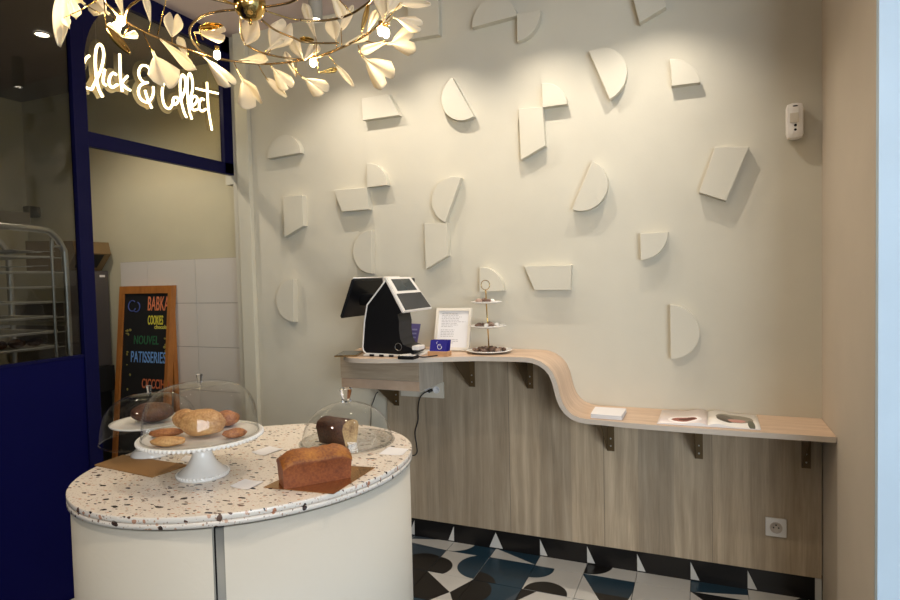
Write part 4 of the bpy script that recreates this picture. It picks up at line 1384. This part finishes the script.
LV = [
 ((100, -2), (64, -12), (61, 48), 15, 'blade'), ((100, -2), (66, -12), (76, 19), 15, 'drop'), ((100, -2), (64, 18), (69, 28), 9, 'blade'),
 ((121, 18), (123.5, 17), (116, -14), 12, 'drop'), ((148, 33), (150.5, 23), (146, -3), 10, 'drop'), ((104, 2), (106, 26), (130, 53), 9, 'blade', 'brass'),
 ((130, 24), (123, 37), (107, 25), 10, 'drop'), ((130, 24), (122, 37), (138, 35), 11, 'drop'), ((172, 43), (172, 37), (174, 15), 20, 'heart'),
 ((188, 49), (188, 60), (178, 37), 11, 'drop'), ((143, 32), (152.5, 51), (167, 88), 30, 'fan'), ((159, 38), (160, 39), (197, 70), 16, 'drop'),
 ((196, 53), (203, 56), (233, 84), 17, 'fan'), ((199, 46), (194, 32.5), (225, 33), 18, 'fan'), ((203, 40), (199, 28), (224, 26), 7, 'blade', 'brass'),
 ((246, 44), (245, 45), (254, 19), 21, 'heart'), ((238, 62), (238.5, 61), (268, 60), 14, 'drop'), ((234, 62), (240, 75), (258, 106), 28, 'fan'),
 ((258, 64), (267, 79), (286, 97), 9, 'blade'), ((268, 53), (271, 48), (288, 22), 27, 'heart'), ((264, 53), (266, 51), (284, 40), 10, 'drop'),
 ((303, 59), (303, 60), (291, 40), 16, 'drop'), ((305, 59), (304, 60), (317, 43), 15, 'drop'), ((270, 63), (271, 66), (290, 88), 18, 'fan'),
 ((296, 62), (296, 77), (285, 51), 10, 'drop'), ((288, 62), (302, 77), (326, 92), 20, 'fan'), ((318, 57), (318, 73), (337, 69), 7, 'drop', 'brass'),
 ((314, 58), (314, 40), (300, 38), 6, 'blade', 'brass'), ((328, 53), (337, 66), (354, 88), 6, 'blade'), ((317, 57), (316, 39), (303, 3), 13, 'drop'),
 ((337, 50), (336, 40), (331, 18), 16, 'heart'), ((352, 14), (329, -14), (342, 18), 17, 'drop'), ((342, 48), (341, 30), (353, 5), 8, 'blade'),
 ((350, 44), (344, 45), (368, 35), 10, 'drop'), ((366, 36), (367, 33), (376, 10), 11, 'drop'), ((362, 38), (362, 30), (369, 2), 5, 'blade', 'brass'),
 ((380, 40), (389, 41), (361, 51), 12, 'drop'), ((380, 30), (386, 25), (378, -12), 18, 'drop'), ((380, 26), (386, 14), (401, -4), 22, 'fan'),
 ((386, 20), (400, 3), (431, 5), 9, 'blade'), ((384, 24), (393, 17), (422, 27), 15, 'fan'), ((366, 41), (387, 44), (415, 40), 30, 'fan'),
 ((358, 45), (362, 56), (389, 82), 32, 'fan'), ((378, 28), (390, 24), (381, 22), 14, 'heart'),
]
for a in LV:
    leaf(*a)
# the same petals on the nearer half of the ring, above the picture
for k in range(14):
    a = PI * 1.05 + k * PI * 0.95 / 14
    A = Vector((hub.x + 0.5 * math.cos(a), hub.y + 0.5 * math.sin(a), HZ))
    B = A + Vector((0.05 * math.cos(a), 0.05 * math.sin(a), rl.uniform(0.02, 0.05)))
    Tt = B + Vector((0.08 * math.cos(a + rl.uniform(-.6, .6)), 0.08 * math.sin(a), rl.uniform(0.03, 0.09)))
    o = ch.part('petal', leaf_mesh(B, Tt, 0.085, rl.choice(['fan', 'heart', 'drop']), rl.uniform(-.5, .5), 0.25), M['porcelain'])
    sm = o.modifiers.new('thick', 'SOLIDIFY'); sm.thickness = 0.0022; sm.offset = 0
    b = bm_new(); tube(b, [A, B], 0.0019, 6); ch.part('stem', b, M['brass'])
def bulb(p):
    b = bm_new(); blob(b, p, (0.0125, 0.0125, 0.017), 20, 12); ch.part('bulb', b, M['bulb'], label='lit bulb')
    b = bm_new(); tube(b, [Vector(p) + Vector((0, 0, 0.014)), Vector(p) + Vector((0, 0, 0.034))], 0.009, 12); ch.part('bulb_socket', b, M['brass'])
for (x, y) in ((121, 21), (217, 55), (313, 62.5), (381, 31), (386, 33)):
    p = at(x, y, Z=HZ - 0.012)
    bulb(p)
for a in (3.35, 3.9, 4.5, 5.1, 5.7):
    bulb((hub.x + 0.5 * math.cos(a), hub.y + 0.5 * math.sin(a), HZ - 0.012))

# ------------------------------------------------------------------ neon sign behind the transom glass
NX = XL - 0.10
def npx(x, y):   # picture reading from the enlarged crop
    return at(80 + x / 5.625, 40 + y / 5.625, X=NX)
sg = Thing('neon_sign', 'glowing warm white neon sign reading click & collect behind the transom glass', 'sign', npx(400, 280))
STROKES = {
 'letter_c': [[(52, 88), (30, 110), (12, 160), (10, 220), (28, 262), (64, 278)]],
 'letter_l': [[(66, 278), (88, 232), (118, 165), (133, 95), (128, 45), (110, 24), (92, 48), (86, 110), (90, 190), (104, 270), (128, 322)]],
 'letter_i': [[(140, 165), (132, 205), (132, 240), (148, 256)]],
 'letter_c.': [[(205, 196), (186, 186), (168, 208), (164, 242), (180, 266), (212, 250)]],
 'letter_k': [[(223, 78), (225, 150), (228, 225), (238, 290)], [(268, 202), (238, 240), (258, 268), (284, 284)]],
 'ampersand': [[(404, 182), (378, 148), (346, 146), (330, 178), (338, 215), (360, 238), (382, 240)], [(378, 238), (342, 254), (328, 288), (340, 328), (372, 350), (398, 335), (412, 300), (412, 262)], [(366, 282), (380, 330), (404, 384)]],
 'letter_c_large': [[(482, 226), (464, 270), (464, 325), (478, 372), (502, 386), (518, 366), (526, 338)]],
 'letter_o': [[(548, 322), (528, 325), (522, 352), (536, 362), (552, 344), (548, 322)]],
 'letter_l.': [[(566, 345), (592, 270), (590, 212), (576, 196), (564, 232), (566, 320), (584, 400), (600, 436)], [(606, 360), (632, 285), (630, 215), (616, 188), (604, 228), (606, 320), (616, 400), (630, 446)]],
 'letter_e': [[(618, 380), (648, 358), (660, 330), (646, 315), (630, 332), (626, 368), (638, 394), (664, 388)]],
 'letter_c..': [[(698, 336), (684, 330), (672, 352), (672, 384), (686, 400), (708, 388)]],
 'letter_t': [[(714, 238), (718, 320), (724, 400), (742, 508)], [(652, 272), (700, 284), (748, 294), (798, 306)]],
}
allp = []
for nm, sts in STROKES.items():
    b = bm_new()
    for stk in sts:
        P = spline([npx(*p) for p in stk], 6)
        allp.append(P)
        tube(b, P, 0.0062, 8)
    sg.part(nm.rstrip('.'), b, M['neon'])
# acrylic backing cut around the words, tinted yellow for the halo
b = bm_new()
for P in allp:
    n = len(P)
    prev = None
    for i in range(n):
        t = (P[min(i + 1, n - 1)] - P[max(i - 1, 0)]); t.x = 0
        if t.length < 1e-6: continue
        t.normalize()
        nn = Vector((0, -t.z, t.y)) * 0.026
        q0, q1 = P[i] + nn, P[i] - nn
        q0.x = q1.x = NX - 0.014
        cur = (b.verts.new(q0), b.verts.new(q1))
        if prev:
            b.faces.new((prev[0], cur[0], cur[1], prev[1]))
        prev = cur
sg.part('acrylic_backing', b, M['acrylic'])
b = bm_new()
for (x, y) in ((92, 50), (720, 260)):
    p = npx(x, y); tube(b, [(p.x, p.y, p.z), (p.x, p.y, 2.76)], 0.001, 6)
sg.part('hanging_wire', b, M['steel'])

# ------------------------------------------------------------------ kitchen
# chalkboard leaning on the tiled wall
kb = Thing('chalkboard', 'tall orange wood framed chalkboard menu against the kitchen tiles', 'chalkboard', (-3.5, 2.9, 0))
TLp, TRp = at(119.5, 286.5, Y=2.93), at(171, 285.5, Y=2.93)
zt = (TLp.z + TRp.z) / 2
xl, xr = TLp.x, TRp.x
def yb(z): return 2.93 - (zt - z) * 0.10
BZ = 0.14
def slab(b, x0, x1, z0, z1, o=0.0, th=0.045, mi=0):
    prism(b, [(x0, yb(z0) - o, z0), (x1, yb(z0) - o, z0), (x1, yb(z1) - o, z1), (x0, yb(z1) - o, z1)], (0, th, 0), mi=mi)
b = bm_new(); slab(b, xl, xr, zt - 0.05, zt); slab(b, xl, xr, BZ, BZ + 0.05); slab(b, xl, xl + 0.042, BZ, zt - 0.05); slab(b, xr - 0.026, xr, 0.0, zt - 0.05); slab(b, xl, xl + 0.042, 0.0, BZ)
kb.part('frame', b, M['oak_frame'])
b = bm_new(); slab(b, xl + 0.035, xr - 0.02, BZ + 0.03, zt - 0.04, -0.012, 0.01); brd = kb.part('board', b, M['chalk_black'])
def chalk(txt, px, py, size, col, px1):
    p = at(px, py, Y=2.93)
    y = yb(p.z)
    p = at(px, py, Y=y)
    cu = bpy.data.curves.new('chalk_text', 'FONT')
    cu.body = txt
    cu.size = size
    cu.extrude = 0.0008
    cu.offset = 0.0008
    cu.space_character = 1.05
    tmp = bpy.data.objects.new('tmp', cu)
    COL.objects.link(tmp)
    dg = bpy.context.evaluated_depsgraph_get()
    me = bpy.data.meshes.new_from_object(tmp.evaluated_get(dg))
    bpy.data.objects.remove(tmp)
    wm = max(v.co.x for v in me.vertices)
    sx = (at(px1, py, Y=y).x - p.x) / wm
    me.transform(Matrix.Translation(Vector((p.x, yb(p.z) + 0.0100, p.z)) - kb.loc) @ Matrix.Rotation(PI / 2 - 0.0997, 4, 'X') @ Matrix.Diagonal((sx, 1, 1, 1)))
    me.materials.clear()
    me.materials.append(mat('chalk_' + txt.split()[0].lower(), col, 0.9))
    o = bpy.data.objects.new('chalk_writing', me)
    COL.objects.link(o)
    o.parent = brd
    return o
chalk('BABKA', 146, 310.5, 0.135, srgb(222, 128, 84), 167.5)
chalk('COOKIES', 146.3, 324.5, 0.086, srgb(226, 214, 70), 161.5)
chalk('chocolat', 153, 328.8, 0.036, srgb(214, 204, 90), 167)
chalk('NOUVEL', 132, 344, 0.082, srgb(40, 96, 60), 157)
chalk('PATISSERIES', 129, 362, 0.105, srgb(112, 158, 216), 164)
chalk('CICCCIHO', 140, 388, 0.088, srgb(196, 104, 62), 167.5)
b = bm_new()
def arcs(cx_, cy_, r, a0, a1_, w=0.004):
    c = at(cx_, cy_, Y=yb(at(cx_, cy_, Y=2.92).z))
    tube(b, [(c.x + r * math.cos(a), yb(c.z + r * math.sin(a)) + 0.0095, c.z + r * math.sin(a)) for a in [a0 + (a1_ - a0) * k / 18 for k in range(19)]], w, 6)
arcs(131, 306, 0.036, 0.9, 2 * PI - 0.5); arcs(135, 307, 0.033, -2.2, 1.2)
o = kb.part('chalk_emblem', b, mat('chalk_navy', srgb(74, 88, 150), 0.9), parent=brd)
b = bm_new()
rc = random.Random(8)
for k in range(16):
    px, py = rc.choice([(126 + rc.uniform(-1, 3), rc.uniform(330, 392)), (163 + rc.uniform(0, 3), rc.uniform(338, 375))])
    c = at(px, py, Y=yb(at(px, py, Y=2.92).z))
    blob(b, (c.x, yb(c.z) + 0.0095, c.z), (rc.uniform(.006, .014), 0.001, rc.uniform(.004, .010)), 8, 6)
kb.part('chalk_doodles', b, mat('chalk_yellow', srgb(150, 140, 70), 0.9), parent=brd)
b = bm_new()
for x in (xl + 0.01, xr - 0.03):
    prism(b, [(x, 2.93, zt - 0.03), (x, 2.965, zt - 0.03), (x, 2.975, 0.0), (x, 2.945, 0.0)], (0.02, 0, 0))
kb.part('rear_leg', b, M['oak_frame'])

# steel appliance with a hood piece on it
ap = Thing('steel_appliance', 'dark steel kitchen appliance behind the blue post beside the chalkboard', 'appliance', (-4.13, 2.8, 0.84))
b = bm_new(); box(b, (-4.40, 2.66, 0.84), (-3.86, 2.97, 1.505), bevel=0.008); ap.part('cabinet', b, M['steel_dark'])
b = bm_new(); box(b, (-4.39, 2.648, 1.30), (-3.87, 2.662, 1.50), bevel=0.003); ap.part('control_panel', b, M['steel'])
b = bm_new(); box(b, (-3.862, 2.90, 1.46), (-3.858, 2.94, 1.475)); ap.part('label_plate', b, M['white_plastic'])
b = bm_new()
box(b, (-4.42, 2.60, 0.66), (-3.84, 2.97, 0.838), bevel=0.004)
box(b, (-4.40, 2.66, 0.0), (-3.88, 2.97, 0.659))
single('kitchen_bench', b, M['black_matt'], 'dark bench carrying the steel appliance behind the blue post', 'table', (-4.13, 2.78, 0))
bx = Thing('open_carton', 'open brown carton with black lining on top of the steel appliance', 'box', (-4.05, 2.8, 1.507))
b = bm_new()
prism(b, [(-4.30, 2.69, 1.508), (-3.90, 2.69, 1.508), (-3.80, 2.69, 1.62), (-3.82, 2.69, 1.70), (-4.30, 2.69, 1.72)], (0, 0.26, 0)); bx.part('shell', b, mat('brown_card', srgb(120, 96, 62), 0.7))
b = bm_new(); prism(b, [(-3.888, 2.74, 1.525), (-3.888, 2.90, 1.525), (-3.808, 2.90, 1.61), (-3.808, 2.74, 1.61)], (0.006, 0, 0.002)); bx.part('lining', b, M['black_matt'])

# bun tray trolley behind the glass
RXa, RXb = -3.45, -3.0
RYa, RYb = 1.50, 2.068
rk = Thing('tray_trolley', 'steel tray trolley with rounded top corner behind the left window', 'trolley', (-3.2, 1.8, 0))
b = bm_new()
for x in (RXa, RXb):
    tube(b, spline([(x, RYb, 0.06), (x, RYb, 0.9), (x, RYb, 1.50), (x, RYb - 0.012, 1.60), (x, RYb - 0.06, 1.665), (x, RYb - 0.13, 1.685), (x, RYa + 0.1, 1.69), (x, RYa - 0.3, 1.69)], 8), 0.016, 10)
    tube(b, [(x + 0.0, RYa - 0.3, 0.06), (x, RYa - 0.3, 1.69)], 0.016, 10)
box(b, (RXa, RYb - 0.014, 1.20), (RXb, RYb + 0.004, 1.225))
box(b, (RXa, RYb - 0.014, 0.25), (RXb, RYb + 0.004, 0.28))
rk.part('tube_frame', b, M['steel'])
b = bm_new()
y = 1.995
tube(b, spline([(RXb + 0.01, y, 0.3), (RXb + 0.01, y, 0.8), (RXb + 0.01, y, 1.58), (RXb + 0.01, y + 0.01, 1.60), (RXb + 0.01, RYb - 0.03, 1.605)], 6), 0.007, 8)
for k in range(14):
    z = 1.545 - 0.075 * k
    box(b, (RXb - 0.02, RYa - 0.3, z), (RXb + 0.005, RYb - 0.01, z + 0.004))
rk.part('runner', b, M['steel'])
for k in range(4):
    x, y = (RXa, RXb)[k % 2], (RYa - 0.3, RYb)[k // 2]
    b = bm_new(); blob(b, (x, y, 0.032), (0.012, 0.03, 0.03), 12, 10); rk.part('caster', b, M['black_matt'])
TG = 'baking trays in the trolley'
zs = [1.545, 1.470, 1.395, 1.32, 1.245, 1.17, 1.095, 0.95]
posn = ['topmost tray in the trolley, holding white paper', 'second tray from the top of the trolley', 'third tray from the top of the trolley', 'fourth tray from the top of the trolley', 'fifth tray from the top of the trolley', 'sixth tray from the top, with white sheets', 'seventh tray from the top, with dark pastries around', 'lowest tray seen through the left window']
for k, z in enumerate(zs):
    b = bm_new()
    box(b, (RXa + 0.02, RYa - 0.25, z + 0.005), (RXb - 0.022, RYb - 0.04, z + 0.008))
    for (x0, x1) in ((RXa + 0.02, RXa + 0.024), (RXb - 0.026, RXb - 0.022)):
        box(b, (x0, RYa - 0.25, z + 0.008), (x1, RYb - 0.04, z + 0.011))
    for yy in (RYa - 0.25, RYb - 0.044):
        box(b, (RXa + 0.024, yy, z + 0.008), (RXb - 0.026, yy + 0.004, z + 0.011))
    single('baking_tray', b, M['tray'], 'steel ' + posn[k], 'tray', (-3.2, 1.7, z), TG)
b = bm_new()
def sheet(bb, y0, y1, z, hh, seed):
    r_ = random.Random(seed)
    n = 8
    for k in range(n):
        ya, yb_ = y0 + (y1 - y0) * k / n, y0 + (y1 - y0) * (k + 1) / n
        za, zb = z + hh * r_.random(), z + hh * r_.random()
        prism(bb, [(RXb - 0.03, ya, za), (RXb - 0.03, yb_, zb), (RXa + 0.04, yb_, zb + 0.006), (RXa + 0.04, ya, za + 0.006)], (0, 0, 0.002))
sheet(b, 1.50, 2.04, 1.572, 0.012, 1); single('baking_paper', b, M['paper'], 'crumpled white baking paper on the topmost trolley tray', 'paper', (-3.2, 1.8, 1.57))
b = bm_new(); sheet(b, 1.40, 2.0, 1.497, 0.010, 2); single('baking_paper', b, M['paper'], 'white baking paper on the second trolley tray', 'paper', (-3.2, 1.8, 1.495))
b = bm_new(); blob(b, (-3.2, 1.72, 1.215), (0.16, 0.16, 0.014), 24, 10, noise=0.08); single('flour_cloth', b, M['paper'], 'white cloth heap on the sixth trolley tray', 'cloth', (-3.2, 1.72, 1.198))
b = bm_new(); blob(b, (-3.2, 1.78, 0.978), (0.17, 0.2, 0.008), 24, 10, noise=0.05); single('flour_cloth', b, M['paper'], 'white cloth heap on the lowest trolley tray', 'cloth', (-3.2, 1.78, 0.96))
for k in range(5):
    b = bm_new(); blob(b, (-3.10, 1.62 + 0.085 * k, 1.128), (0.045, 0.034, 0.022), 14, 10, noise=0.06, seed=k)
    single('wrapped_pastry', b, M['dark_cake'], 'dark pastry on the seventh trolley tray, ' + ['farthest left', 'second from left', 'in the middle', 'second from right', 'farthest right'][k], 'pastry', (-3.1, 1.62 + 0.085 * k, 1.105), 'pastries on the trolley')
b = bm_new(); box(b, (RXa + 0.05, 1.62, 1.708), (RXb - 0.02, 1.92, 1.765), bevel=0.003)
cbx = single('cardboard_box', b, mat('grey_card', srgb(128, 116, 96), 0.8), 'flat cardboard box lying on top of the tray trolley', 'box', (-3.2, 1.76, 1.706))
# wall pipe fitting
b = bm_new()
p = at(30, 212, Y=KY - 0.05); q_ = at(20, 224, Y=KY - 0.05)
tube(b, spline([p, (p.x - 0.08, p.y, p.z - 0.02), (p.x - 0.16, p.y, p.z - 0.06), (p.x - 0.17, p.y, p.z - 0.25)], 5), 0.018, 10)
box(b, (p.x - 0.02, KY - 0.09, p.z - 0.04), (p.x + 0.05, KY - 0.001, p.z + 0.04), bevel=0.008)
single('gas_fitting', b, mat('dark_grey_metal', srgb(70, 68, 64), 0.5, 0.4), 'dark grey bent pipe fitting on the far kitchen wall', 'pipe', (p.x, KY, p.z))
